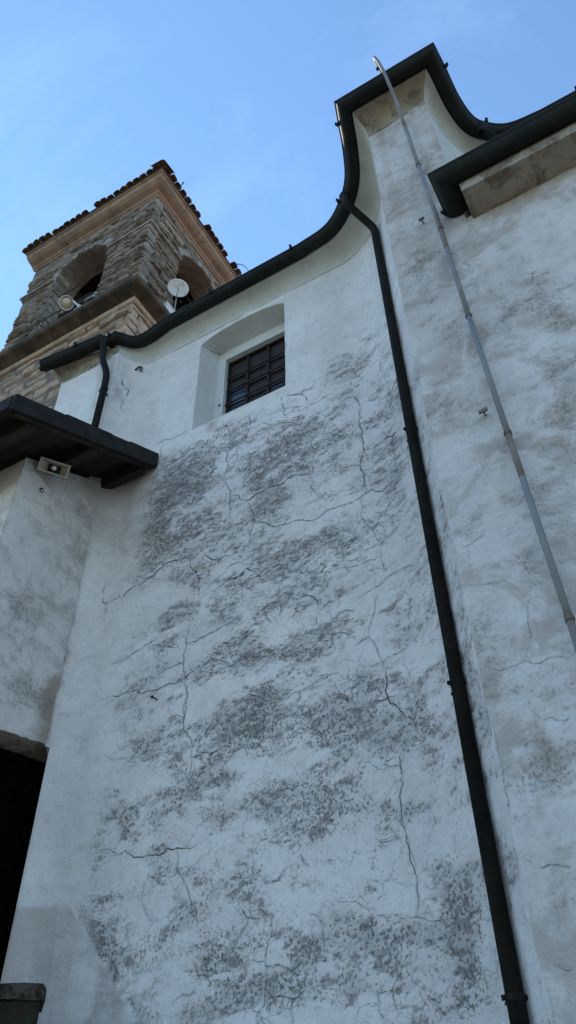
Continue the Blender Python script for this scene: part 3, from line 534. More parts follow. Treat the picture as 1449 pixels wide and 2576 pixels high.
# pier front and the side wall in one plane with it
sv = np.unique(np.round(np.concatenate([np.linspace(XE, XPR, 78), np.linspace(XPR, .75, 118), np.linspace(.75, 4.5, 30)]), 5)); zz = [-CZ]; z = -CZ
while z < .3: z += .1; zz.append(z)
while z < HC - .01: z += .0062 + .0011 * max(0, z - .5); zz.append(z)
zv = np.array(zz); zv[-1] = HC; jt = int(np.argmin(abs(zv - 5.45))); zv[jt] = 5.45
S, Zg = np.meshgrid(sv, zv); A, disp, blob = masks(S, Zg, sv, zv, BLOB_PIER, parse(CRK_PIER), 300, .34, False)
A['speck'] *= .35; A['dirt'] *= .70; A['crack'] *= .6; A['rim'] *= .5
drip = sstep(.50, .68, fbm(S * 13, Zg * .55, 4, 403)) * sstep(4.6, 7.4, Zg)
A['warm'] = np.clip(blob * sstep(.40, .62, fbm(S * 4, Zg * 3, 6, 401, .65)) * .42 + .40 * sstep(.42, .66, fbm(S * 2.6, Zg * 1.6, 6, 402, .65)) * sstep(3.6, 5.4, Zg) + .30 * drip, 0, 1)
taper = sstep(0, .05, sv - XE); disp *= taper[None, :]
XX = S.copy(); XX[:, 0] += edge_jit(zv); YY = YP - disp
keep = np.ones((len(zv) - 1, len(sv) - 1), bool); keep[jt:, sv[:-1] >= XPR - 1e-6] = False
grid_obj('pier_wall', XX, YY, Zg, A, keep, M['pier'], church)
crack_mesh('plaster_cracks', parse(CRK_PIER), sv, zv, XX, YY, Zg, lambda q: (0.0, -1.0), lambda s_, z_: s_ > XE + .02, 810, M['crack'], church, .6)

# upper wall right of the pier, curved back, then straight (seen only in a sliver below the cove)
pr = [(-.15 + .85 * (1 - math.cos(a)), YP + 1.07 * math.sin(a)) for a in np.linspace(0, math.pi / 2, 25)] + [(6.0, YM), (6.0, 14.0), (-5.35, 14.0), (-5.35, 3.8)]
nb = len(pr); vs = [(x, y, 5.0 if i < 26 else -CZ) for i, (x, y) in enumerate(pr)] + [(x, y, HC) for x, y in pr]
mk('upper_wall', vs, [(i, i + 1, nb + i + 1, nb + i) for i in range(nb - 1)], M['reveal'], church, True)

# eave lip line (outer edge of the gutter), measured, and the cove between wall and gutter
R_ = 0.080; GZ = 8.0
lipA = [(-4.60, 3.66, 0), (-4.42, 3.635, 0)]
lipB = catmull([(-4.42, 3.635, 0), (-4.345, 3.73, 0), (-4.25, 3.82, 0), (-4.08, 3.83, 0), (-3.8, 3.79, 0)], 6)
lipC = [(-3.8, 3.79, 0), (-1.95, 3.78, 0)]
lipD = catmull([(-1.95, 3.78, 0), (-1.58, 3.735, 0), (-1.327, 3.574, 0), (-1.162, 3.381, 0), (-1.051, 3.118, 0), (-.977, 2.876, 0), (-.914, 2.67, 0)], 6)
lipE = [(-.914, 2.67, 0), (.118, 2.676, 0)]
lipF = catmull([(.118, 2.676, 0), (.140, 2.92, 0), (.160, 3.223, 0), (.213, 3.465, 0), (.303, 3.592, 0), (.495, 3.716, 0), (.80, 3.755, 0)], 6)
lipG = [(.80, 3.755, 0), (5.9, 3.755, 0)]
lipD = [p for p in lipD[:-1] if (p - lipD[-1]).length > .205] + [lipD[-1]]; lipF = lipF[:1] + [p for p in lipF[1:] if (p - lipF[0]).length > .205]
def offs(path, d):                                          # offset inwards (to the wall side)
    P = [Vector(p) for p in path]; out = []
    for i in range(len(P)):
        ns = []
        for a, b in ((i - 1, i), (i, i + 1)):
            if 0 <= a and b < len(P): t = (P[b] - P[a]).normalized(); ns.append(Vector((-t.y, t.x, 0)))
        b_ = sum(ns, Vector()).normalized(); out.append(P[i] + b_ * d / max(.4, b_.dot(ns[0])))
    return out
def chain(*L):
    out = []
    for l in L:
        for p in l:
            p = Vector(p)
            if not out or (out[-1] - p).length > 1e-4: out.append(p)
    return out
lip = chain(lipA, lipB, lipC, lipD, lipE, lipF, lipG)
inn = offs(lip, 0.158)
kk = [0]
for l in (lipA, lipB, lipC, lipD, lipE, lipF, lipG): kk.append(int(min(range(len(lip)), key=lambda i: (lip[i] - Vector(l[-1])).length)))
segE = [inn[kk[i]:kk[i + 1] + 1] for i in range(7)]
segE[0][0] = Vector((-5.42, 3.665, 0))
segW = [[(-5.35, 3.8, 0), (-4.45, 3.8, 0)],
        [(-4.15 - .3 * math.cos(a), 3.8 + .3 * math.sin(a), 0) for a in np.linspace(0, math.pi / 2, 10)] + [(-3.8, YM, 0)],
        [(-3.8, YM, 0), (-1.75, YM, 0)],
        [(-1.75, YM, 0)] + [(*ell(math.pi / 2 * (1 - i / 24)), 0) for i in range(25)],
        [(XE, YP, 0), (XPR, YP, 0)],
        [(x, y, 0) for x, y in pr[:25]] + [(.80, YM, 0)],
        [(.80, YM, 0), (5.9, YM, 0)]]
names = ['cove_left', 'cove_step', 'cove_long', 'cove_curve', 'cove_pier', 'cove_turn', 'cove_far']
for i, (e, wl) in enumerate(zip(segE, segW)):
    n = 28 if i in (1, 3, 5) else 14; e = resample(e, n); wl = resample(wl, n)
    prof = [(-.004, -.05), (.0, -.05)] ; K = 9; vs = []
    for a, b in zip(wl, e):
        d = (b - a); L = d.length; u = d / L
        ring = [a + Vector((0, 0, HC - .045)) - u * .01, a + u * .007 + Vector((0, 0, HC - .042)), a + u * .008 + Vector((0, 0, HC - .012)), a + u * .006 + Vector((0, 0, HC))]
        for k in range(1, K + 1):
            t = k / K * math.pi / 2; ring.append(a + u * (L * (1 - math.cos(t))) + Vector((0, 0, HC + .165 * math.sin(t))))
        ring.append(b + Vector((0, 0, HC + .235))); vs += ring
    m = K + 5; fs = [(q * m + k, (q + 1) * m + k, (q + 1) * m + k + 1, q * m + k + 1) for q in range(n - 1) for k in range(m - 1)]
    if i == 0: fs.append(tuple(range(m)))
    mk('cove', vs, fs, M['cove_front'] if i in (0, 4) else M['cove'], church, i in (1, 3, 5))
# nave roof, rising from the eaves to the ridge
vs = [(p.x, p.y, HC + .24) for p in inn] ; vs[0] = (-5.46, 3.60, HC + .24)
n = len(vs); vs += [(min(max(p[0], -5.46), 6.2), 9.0, HC + 2.6) for p in vs[:n]]; vs += [(-5.46, 14.4, HC + .24), (6.2, 14.4, HC + .24)]
fs = [(i, i + 1, n + i + 1, n + i) for i in range(n - 1)] + [(n, 2 * n - 1, 2 * n + 1, 2 * n)]
mk('roof', vs, fs, M['roof'], church)
for x_ in (-5.35, 6.0): mk('gable_wall', [(x_, 3.9, HC), (x_, 14, HC), (x_, 9, HC + 2.5)], [(0, 1, 2)], M['reveal'], church)

# lower eave on the right: stained plaster box under a lean-to roof
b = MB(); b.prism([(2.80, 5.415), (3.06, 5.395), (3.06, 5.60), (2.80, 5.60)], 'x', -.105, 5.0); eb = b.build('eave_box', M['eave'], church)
b = MB(); b.prism([(2.74, 5.615), (4.2, 6.35), (4.2, 6.42), (2.74, 5.66)], 'x', -.14, 5.2); b.build('lean_to_roof', M['roof'], church)

# window: splayed niche, flat back with a square hole, bars and panes
YB, YG = 4.35, 4.43; nx0, nx1, nzt = -3.345, -2.40, 7.592; hx0, hx1, hz0, hz1 = -3.245, -2.43, 6.20, 7.425
b = MB(); NS = 24
xs = [WX0 + (WX1 - WX0) * i / NS for i in range(NS + 1)]; xb = [nx0 + (nx1 - nx0) * i / NS for i in range(NS + 1)]
vs = [(x, YM - .001, float(arch_z(x))) for x in xs] + [(x, YB, nzt) for x in xb]
b.add(vs, [(i, NS + 1 + i, NS + 2 + i, i + 1) for i in range(NS)])
for xo, xi in ((WX0, nx0), (WX1, nx1)):
    b.add([(xo, YM - .001, WZ0), (xi, YB, WZ0 + .05), (xi, YB, nzt), (xo, YM - .001, float(arch_z(xo)))], [(0, 1, 2, 3)])
b.add([(WX0, YM - .001, WZ0), (WX1, YM - .001, WZ0), (nx1, YB, WZ0 + .05), (nx0, YB, WZ0 + .05)], [(0, 1, 2, 3)])
for (x0, x1, z0, z1) in ((nx0, hx0, WZ0 + .05, nzt), (hx1, nx1, WZ0 + .05, nzt), (hx0, hx1, hz1, nzt), (hx0, hx1, WZ0 + .05, hz0)):
    b.add([(x0, YB, z0), (x1, YB, z0), (x1, YB, z1), (x0, YB, z1)], [(0, 1, 2, 3)])
for (p, q) in (((hx0, hz0), (hx0, hz1)), ((hx0, hz1), (hx1, hz1)), ((hx1, hz1), (hx1, hz0)), ((hx1, hz0), (hx0, hz0))):
    b.add([(p[0], YB, p[1]), (q[0], YB, q[1]), (q[0], YG + .1, q[1]), (p[0], YG + .1, p[1])], [(0, 1, 2, 3)])
niche = b.build('window_niche', M['reveal'], church)
cx = [hx0, -2.985, -2.71, hx1]; rz = [hz0, 6.44, 6.66, 6.885, 7.11, hz1]
b = MB()
for x in cx[1:-1]: b.box(x - .015, x + .015, YG - .012, YG + .012, hz0, hz1)
for x0, x1 in ((hx0, hx0 + .02), (hx1 - .02, hx1)): b.box(x0, x1, YG - .024, YG + .014, hz0, hz1)
b.box(hx0, hx1, YG - .022, YG + .010, hz1 - .022, hz1 - .002)
wf = b.build('window', M['barwood'], church)
for z in rz[1:-1]:
    b = MB(); b.box(hx0, hx1, YG - .035, YG - .020, z - .006, z + .006); b.build('bar', M['iron'], wf)
    b = MB(); b.box(hx0, hx1, YG - .012, YG + .008, z - .030, z - .020); b.build('glazing_bar', M['barwood'], wf)
for i in range(3):
    for j in range(5):
        m_ = M['glass'] if (j in (0, 1, 2) and i in (0, 2) and not (j == 2 and i == 0 and False)) and j < 3 and not (j == 2) else M['dusty_dark']
        if (i, j) in ((0, 2),): m_ = M['glass']
        ti = random.uniform(-.004, .004)
        vs = [(cx[i] + .012, YG + .016 + ti, rz[j] + .006), (cx[i + 1] - .012, YG + .016 - ti, rz[j] + .006), (cx[i + 1] - .012, YG + .018, rz[j + 1] - .006), (cx[i] + .012, YG + .018, rz[j + 1] - .006)]
        vs += [(x, y + .005, z) for x, y, z in vs]
        mk('pane', vs, [(0, 1, 2, 3), (7, 6, 5, 4), (0, 4, 5, 1), (1, 5, 6, 2), (2, 6, 7, 3), (3, 7, 4, 0)], m_, wf)
b = MB(); b.box(-3.6, -2.2, YG + .101, YG + .13, 5.9, 7.7); b.build('interior_dark', M['dusty_dark'], church)  # dark sheet behind the panes, standing in for the unlit room
b = MB(); b.tube([(-3.235, YG - .03, 6.62), (-3.28, YG - .07, 6.64), (-3.285, YG - .10, 6.60)], .009, 6); b.build('stay_hook', M['iron'], wf)

# ------------------------------------------------------------------ gutters
def arc_prof(r, t=.006, n=10):                              # half round channel, lip outwards
    o = [(r * math.cos(a), r * math.sin(a)) for a in np.linspace(0, -math.pi, n + 1)]
    i = [((r - t) * math.cos(a), (r - t) * math.sin(a)) for a in np.linspace(-math.pi, 0, n + 1)]
    bead = [(r + .008, .004), (r + .010, -.012)]
    return bead[:1] + bead[1:] + o[1:] + i
def gutter(name, path, r, label, nubs, ends, sh=0.0):
    t = empty(name, path[0], label, 'gutter')
    b = MB(); b.sweep([(o - sh, z) for o, z in arc_prof(r)], path, True); b.build('channel', M['metal'], t)
    for (p, out) in ends:
        o = Vector(out); b = MB(); s_ = Vector((-o.y, o.x, 0))
        vs = [Vector(p) + s_ * ((r + .004) * math.cos(a)) + Vector((0, 0, (r + .004) * math.sin(a))) for a in np.linspace(0, -math.pi, 13)]
        vs2 = [v + o * .012 for v in vs]; n = 13; b.add(vs + vs2, [tuple(range(n)), tuple(range(2 * n - 1, n - 1, -1))] + [(i, i + 1, n + i + 1, n + i) for i in range(n - 1)] + [(n - 1, 0, n, 2 * n - 1)]); b.build('end_cap', M['metal'], t)
    for p, d in nubs:
        d = Vector(d).normalized(); s_ = Vector((-d.y, d.x, 0)); b = MB(); c = Vector(p)
        b.obox(c + d * .004 + Vector((0, 0, -.012)), (d, s_, (0, 0, 1)), (.014, .014, .020)); b.obox(c + d * .020 + Vector((0, 0, .010)), (d, s_, (0, 0, 1)), (.010, .012, .010)); b.obox(c - d * .06 + Vector((0, 0, -.004)), (d, s_, (0, 0, 1)), (.06, .012, .003)); b.build('bracket', M['metal'], t)
    return t
lipz = [Vector((p.x, p.y, GZ)) for p in lip]
def lip_at(x, y): return min(lipz, key=lambda p: (p.x - x) ** 2 + (p.y - y) ** 2)
cen = [Vector((p.x, p.y, GZ)) for p in lip]
dense = []
for a, b_ in zip(lipz, lipz[1:]):
    k = max(1, int((b_ - a).length / .04)); dense += [a.lerp(b_, i / k) for i in range(k)]
def nub(x, y):
    i = min(range(1, len(dense) - 1), key=lambda i: (dense[i].x - x) ** 2 + (dense[i].y - y) ** 2); t = (dense[i + 1] - dense[i - 1]).normalized(); return (dense[i], (t.y, -t.x, 0))
g1 = gutter('roof_gutter', cen, R_, 'long dark metal gutter curving along the upper eaves and round the pier head', [nub(*q) for q in ((.146, 2.9), (.303, 3.59), (-.977, 2.876), (-1.327, 3.574), (-2.014, 3.78), (-3.1, 3.79), (-4.5, 3.64), (1.15, 3.755), (2.0, 3.755))], [], R_ + .01)
lg = [Vector((-5.50, 3.585, 7.985)), Vector((-4.60, 3.675, 7.985))]
g2 = gutter('roof_gutter', lg, .085, 'short dark gutter sticking out past the left end of the church wall', [((-4.95, 3.545, 7.985), (0, -1, 0))], [(lg[0], (-1, -.1, 0)), (lg[1], (1, .1, 0))])
b = MB(); b.tube([lg[0] + Vector((-.012, 0, -.05)), lg[0] + Vector((-.05, 0, -.05))], .035, 10); b.build('spigot', M['metal'], g2)
gl = [Vector((-.185, 3.02, 5.607)), Vector((-.185, 2.75, 5.607)), Vector((5.1, 2.75, 5.607))]
g3 = gutter('roof_gutter', gl, .088, 'dark gutter of the lower eave beside the pier, with a rounded end', [((-.275, 2.985, 5.607), (-1, 0, 0)), ((1.0, 2.66, 5.607), (0, -1, 0))], [(gl[0] - Vector((0, .012, 0)), (0, 1, 0))])

# ------------------------------------------------------------------ downpipes
def downpipe(label, path, r, collars, outlet, mat=None, n=6):
    mat = mat or M['pipe']
    t = empty('downpipe', path[-1], label, 'downpipe')
    b = MB(); b.tube(path, r, 14); b.build('pipe', mat, t, True)
    for (p, wallp) in collars:
        p = Vector(p); b = MB(); b.tube([p - Vector((0, 0, .013)), p + Vector((0, 0, .013))], r + .0035, 14)
        d = Vector(wallp) - p; b.obox(p + d / 2, (d, d.cross(Vector((0, 0, 1))), (0, 0, 1)), (d.length / 2, .008, .006))
        for s_ in (-1, 1): b.obox(p + d.cross(Vector((0, 0, 1))).normalized() * s_ * (r + .010), ((1, 0, 0), (0, 1, 0), (0, 0, 1)), (.008, .008, .010))
        b.build('collar', M['pipe'], t)
    if outlet:
        b = MB(); b.lathe([(r * .9, -.07), (r + .004, -.06), (r + .012, -.01), (r + .035, .03)], outlet, (0, 0, 1), 14); b.build('outlet', M['metal'], t)
    return t
def bend(pts, k=5, r=.09):                                  # polyline with rounded corners
    P = [Vector(p) for p in pts]; out = [P[0]]
    for i in range(1, len(P) - 1):
        a = P[i] + (P[i - 1] - P[i]).normalized() * min(r, (P[i - 1] - P[i]).length * .45); c = P[i] + (P[i + 1] - P[i]).normalized() * min(r, (P[i + 1] - P[i]).length * .45)
        for j in range(k + 1):
            t = j / k; out.append(a * (1 - t) ** 2 + P[i] * 2 * t * (1 - t) + c * t * t)
    return out + [P[-1]]
PX, PY = -1.062, 3.80
downpipe('tall black downpipe in the curved corner between cracked wall and pier', bend([(-1.235, 3.56, 7.93), (-1.235, 3.56, 7.80), (-1.105, 3.775, 7.62), (PX, PY, 7.50), (PX, PY, -CZ + .02)], 6, .07), .0405,
         [((PX, PY, z), (-1.135, 3.905, z)) for z in (4.38, 2.22, .70, -.9)], (-1.235, 3.56, 7.93))
downpipe('thin dark downpipe dropping from the left gutter onto the porch roof', bend([(-4.60, 3.67, 7.93), (-4.59, 3.70, 7.62), (-4.47, 3.715, 7.28), (-4.455, 3.715, 7.05), (-4.455, 3.715, 5.72)], 6, .10), .040,
         [((-4.455, 3.715, 6.95), (-4.47, 3.80, 6.95))], (-4.60, 3.67, 7.94))
downpipe('short bent downpipe behind the pier head, ending on the lower roof', bend([(.235, 3.62, 7.93), (.30, 3.66, 7.80), (.345, 3.74, 7.66), (.32, 3.80, 6.25)], 6, .10), .045, [((.336, 3.77, 7.0), (.30, 3.93, 7.0))], (.235, 3.62, 7.93))

# ------------------------------------------------------------------ lightning conductor
lc = empty('lightning_conductor', (-.31, 2.97, -CZ), 'long grey lightning conductor rod running down the pier and side wall', 'conductor')
def segp(a, b, m, r0=.017):
    q = MB(); q.tube([a, b], r0, 8); q.build('rod', m, lc, True)
pts = [(-.375, 2.955, 7.30), (-.36, 2.965, 6.49), (-.338, 2.97, 5.37), (-.329, 2.97, 4.22), (-.314, 2.97, 3.09), (-.298, 2.97, 1.885), (-.29, 2.97, -1.58)]
for i, (a, c) in enumerate(zip(pts, pts[1:])): segp(a, c, M['strap'] if i in (0, 1, 3) else M['strap_rust'] if i == 5 else M['strap'])
for a in (2, 4): pass
for k, fr in ((4, .28), (2, .25), (5, .3)):                  # rusty lengths below some clamps
    a = Vector(pts[k]); c = Vector(pts[k + 1] if k < 5 else pts[6]); q = MB(); q.tube([a, a.lerp(c, fr)], .0176, 8); q.build('rusty_rod', M['strap_rust'], lc, True)
b = MB(); b.tube(bend([(-.375, 2.955, 7.30), (-.372, 2.84, 7.66), (-.378, 2.645, 7.90), (-.40, 2.60, 8.12), (-.428, 2.62, 8.34), (-.43, 2.66, 8.36), (-.42, 2.71, 8.25), (-.41, 2.76, 8.02)], 4, .06), .016, 8); b.build('top_loop', M['strap'], lc, True)
b = MB(); b.obox((-.424, 2.70, 8.235), ((1, 0, 0), (0, 1, 0), (0, 0, 1)), (.026, .012, .022)); b.build('top_clamp', M['iron'], lc); b = MB(); b.obox((-.408, 2.77, 8.03), ((1, 0, 0), (0, 1, 0), (0, 0, 1)), (.014, .014, .05)); b.build('rod_foot', M['iron'], lc)
for i in (1, 2, 3, 4, 5):
    p = Vector(pts[i]); b = MB(); b.tube([p - Vector((0, 0, .012)), p + Vector((0, 0, .012))], .022, 8); b.tube([p, (p.x, 3.04, p.z)], .006, 6); b.build('clamp', M['rust'], lc)

# ------------------------------------------------------------------ iron pins and nails left in the walls
def pin(label, p, head, ln, m, hw=.03):
    t = empty('wall_pin', p, label, 'wall pin'); p = Vector(p)
    b = MB(); b.tube([p + Vector((0, .03, .01)), p + Vector((0, -ln, 0))], .006, 6); b.build('shank', m, t)
    b = MB(); b.obox(p + Vector((0, -ln, 0)), ((1, 0, .1), (0, 1, 0), (0, 0, 1)), (hw, .007, head)); b.build('head', m, t); return t
pin('rusty T-shaped pin on the pier beside the end of the lower gutter', (-.455, 3.03, 5.665), .010, .05, M['rust'], .022)
pin('grey T-shaped pin on the right wall left of the conductor', (-.407, 3.03, 3.345), .011, .05, M['strap_rust'], .026)
pin('bent iron nail in the cracked wall, low on its left half', (-3.49, 4.10, 2.96), .008, .05, M['iron'], .010)
t = empty('wall_bracket', (-4.28, 4.08, 7.60), 'small black forked bracket on the wall left of the window', 'bracket')
b = MB(); b.tube([(-4.27, 4.10, 7.55), (-4.29, 4.02, 7.62)], .009, 6); b.build('stem', M['iron'], t)
b = MB(); b.tube([(-4.35, 4.02, 7.60), (-4.29, 4.02, 7.625), (-4.24, 4.01, 7.58), (-4.22, 4.01, 7.53)], .011, 6); b.build('fork', M['iron'], t)
t = empty('wall_ring', (-4.36, 3.22, 4.90), 'small iron ring on the porch wall under the horn loudspeaker', 'ring')
b = MB(); b.tube([(-4.36 + .0, 3.22 + .022 * math.cos(a), 4.90 + .022 * math.sin(a)) for a in np.linspace(.6, 2 * math.pi + .2, 14)], .0045, 6); b.build('ring_bar', M['iron'], t); b = MB(); b.tube([(-4.42, 3.22, 4.922), (-4.355, 3.22, 4.922)], .005, 6); b.build('staple', M['iron'], t)

# ------------------------------------------------------------------ porch (lean-to annex on the left)
porch = empty('porch', (-5.4, 3.3, -CZ), 'low annex with dark wooden lean-to roof and black doorway against the wall', 'porch')
XW, YF = -4.40, 2.985
def soff(y): return 5.62 - .50 * (4.07 - y)
yv = np.linspace(YF, 3.93, 120); zv = np.arange(2.55, 6.2, .011); S, Zg = np.meshgrid(yv, zv)
A, disp, blob = masks(S, Zg, yv, zv, BLOB_PORCH, [], 500, .34, False); A['dirt'] *= .7; A['speck'] *= .4
A['warm'] = np.clip(sstep(3.72, 3.90, S + .10 * (fbm(S * 4, Zg * 3, 3, 503) - .5)) * sstep(.42, .6, fbm(S * 3, Zg * 2, 4, 501)) * .95 * sstep(4.7, 3.6, Zg) + blob * .3 * sstep(.5, .65, fbm(S * 5, Zg * 5, 4, 502)), 0, 1)
lint = 2.755 - .16 * (3.9 - yv) + .012 * (fbm(yv * 22, yv * 0 + 2, 3, 504) - .5) * 2
ZZ = np.maximum(Zg, lint[None, :]); ZZ = np.minimum(ZZ, (soff(yv) + .06)[None, :])
keep = (np.abs(np.diff(ZZ, axis=0)).max() > 0) & ((ZZ[1:, :-1] - ZZ[:-1, :-1] > 1e-6) | (ZZ[1:, 1:] - ZZ[:-1, 1:] > 1e-6))
grid_obj('side_wall', XW + disp * .8, S, ZZ, A, keep, M['porch'], porch)
b = MB()
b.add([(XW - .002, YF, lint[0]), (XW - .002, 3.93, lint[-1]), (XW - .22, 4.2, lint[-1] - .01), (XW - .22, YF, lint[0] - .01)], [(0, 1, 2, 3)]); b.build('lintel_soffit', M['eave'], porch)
b = MB(); b.box(XW - .22, XW, YF, 3.16, -CZ, 2.62); b.build('door_post', M['porch'], porch)
b = MB(); b.add([(-7.6, YF, -CZ), (XW, YF, -CZ), (XW, YF, soff(YF) + .04), (-7.6, YF, soff(YF) + .04)], [(0, 1, 2, 3)]); b.add([(-7.6, YF, -CZ), (-7.6, 6.0, -CZ), (-7.6, 6.0, 5.6), (-7.6, YF, 5.2)], [(0, 1, 2, 3)]); b.build('front_wall', M['porch'], porch)
dr_ = MB(); dr_.box(XW - .27, XW - .222, 3.10, 4.30, -CZ, 2.78); dpanel = dr_.build('doorway_dark', M['doorway_dark'], porch)  # dark panel added across the opening in place of its unlit interior
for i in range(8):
    b = MB(); b.box(XW - .222, XW - .205, 3.105 + .138 * i, 3.105 + .138 * i + .13, -CZ + .02, 2.74); b.build('dark_slat', M['doorway_dark'], dpanel)  # slats of the added panel, as black as the shade they stand for
b = MB(); b.box(XW - .05, XW - .01, 3.845, 3.875, 2.33, 2.39); b.build('strike_plate', M['doorway_dark'], porch)
# roof: deck, verge board, inner strip, purlins, rafters, eave board
XV, Y0_, Y1_ = -3.83, 2.36, 4.085
def top(y): return 5.855 - .505 * (4.1 - y)
b = MB(); b.prism([(Y0_, top(Y0_) - .045), (Y1_, top(Y1_) - .045), (Y1_, top(Y1_)), (Y0_, top(Y0_))], 'x', -8.0, XV - .03); b.build('roof_deck', M['wood'], porch)
NB = 14
for i in range(NB):                                        # boards of the soffit, seen from below
    y0 = Y0_ + .02 + (Y1_ - Y0_ - .03) * i / NB; y1 = y0 + (Y1_ - Y0_ - .03) / NB - .006
    b = MB(); b.prism([(y0, top(y0) - .064), (y1, top(y1) - .064), (y1, top(y1) - .047), (y0, top(y0) - .047)], 'x', -6.6, XV - .032); b.build('soffit_board', M['wood'], porch)
cuts = [Y0_ - .02, 2.86, 3.40, 3.66, Y1_]
for i in range(4):                                         # verge flashing in overlapping lengths
    y0, y1 = cuts[i], cuts[i + 1] + (.02 if i < 3 else 0); dz = .012 * (i % 2)
    b = MB(); b.prism([(y0, top(y0) - .15), (y1, top(y1) - .15), (y1, top(y1) + .030 + dz), (y0, top(y0) + .030 + dz)], 'x', XV - .028 - .002 * i, XV + .003 * i); b.build('verge_board', M['fascia'], porch)
b = MB(); b.prism([(Y0_ + .05, top(Y0_ + .05) - .165), (Y1_ - .01, top(Y1_) - .165), (Y1_ - .01, top(Y1_) - .05), (Y0_ + .05, top(Y0_ + .05) - .05)], 'x', XV - .085, XV - .036); b.build('barge_rafter', M['wood'], porch)
for y in (2.62, 3.32, 3.98):
    b = MB(); z = top(y) - .066; b.prism([(y - .05, z - .14 - .025), (y + .05, z - .14 + .0), (y + .05, z + .02), (y - .05, z - .03)], 'x', -6.5, XV - .09); b.build('purlin', M['wood'], porch)
b = MB(); b.box(-8.0, XV - .035, Y0_ - .03, Y0_ - .002, top(Y0_) - .14, top(Y0_) + .01); b.build('eave_board', M['fascia'], porch)
# plaster collar stain where the verge meets the wall
# ------------------------------------------------------------------ horn loudspeaker under the porch roof
def horn_box(label):
    t = empty('horn_loudspeaker', (-4.33, 3.24, 5.12), label, 'loudspeaker')
    f = Vector((.62, -.55, -.56)).normalized(); c = Vector((-4.24, 3.19, 5.105)); r = Vector((.52, .85, 0)); r = (r - f * r.dot(f)).normalized(); u = r.cross(f) * -1
    if u.z < 0: u = -u
    W, H = .138, .062; b = MB()
    def ring(d, w_, h_): return [c + f * d + r * sx * w_ + u * sy * h_ for sx, sy in ((-1, -1), (1, -1), (1, 1), (-1, 1))]
    R1 = ring(.0, W, H); R2 = ring(.0, W - .014, H - .012); R3 = ring(-.075, .055, .036); R4 = ring(-.16, .04, .035); R0 = ring(-.018, W, H); R5 = ring(-.10, .068, .045)
    vs = R1 + R2 + R3 + R0 + R5 + R4
    fs = []
    for a, d in ((0, 4), (4, 8), (12, 0), (16, 12), (20, 16)):
        for i in range(4): j = (i + 1) % 4; fs.append((a + i, a + j, d + j, d + i))
    b.add(vs, fs); b.build('flare', M['horn'], t)
    b = MB(); b.add(ring(-.072, .060, .041), [(0, 1, 2, 3)]); b.build('throat', M['dark'], t)
    b = MB(); b.lathe([(.004, .0), (.022, -.004), (.026, -.03), (.014, -.066)], c + f * -.005, f, 14); b.build('reflector', M['chrome'], t, True)
    b = MB(); b.tube([c - f * .10, c - f * .19], .05, 14); b.build('driver', M['horn'], t, True)
    b = MB(); e = c - f * .14; b.tube([e, (XW - .01, e.y + .03, e.z + .02)], .010, 6); b.tube([e + u * .05, e - u * .05], .008, 6); b.build('bracket', M['iron'], t)
horn_box('beige rectangular horn loudspeaker tucked under the porch roof')

# ------------------------------------------------------------------ mossy pillar at the bottom left corner
t = empty('stone_pillar', (-3.75, 3.35, -CZ), 'dark mossy stone pillar with flat cap in the lower left corner', 'pillar')
pr_ = Vector((.715, .70, 0)).normalized(); pd = Vector((-pr_.y, pr_.x, 0)); pc = Vector((-3.424, 3.40, 0))
def pil(a, d, z): q = pc + pr_ * a + pd * d; return (q.x, q.y, z)
rs = random.Random(4); W_, D_ = .62, .30
def pring(o, z, jit):
    out = []
    for a0, d0, a1, d1 in ((-W_ - o, -o, o, -o), (o, -o, o, D_ + o), (o, D_ + o, -W_ - o, D_ + o), (-W_ - o, D_ + o, -W_ - o, -o)):
        for i in range(12): out.append(pil(a0 + (a1 - a0) * i / 12 + rs.uniform(-jit, jit), d0 + (d1 - d0) * i / 12 + rs.uniform(-jit, jit), z + rs.uniform(-jit, jit)))
    return out
def pstack(name, rings, mat):
    vs = sum(rings, []); n = 48; mk(name, vs, [(k * n + i, k * n + (i + 1) % n, (k + 1) * n + (i + 1) % n, (k + 1) * n + i) for k in range(len(rings) - 1) for i in range(n)] + [tuple(range((len(rings) - 1) * n, len(rings) * n))], mat, t)
pstack('shaft', [pring(-.012, z, .004) for z in (-CZ, -.8, 0, .4, .7, .865)], M['moss'])
pstack('cap', [pring(-.02, .866, .002), pring(.004, .872, .003), pring(.008, .925, .006), pring(-.01, .945, .006)], M['moss_cap'])

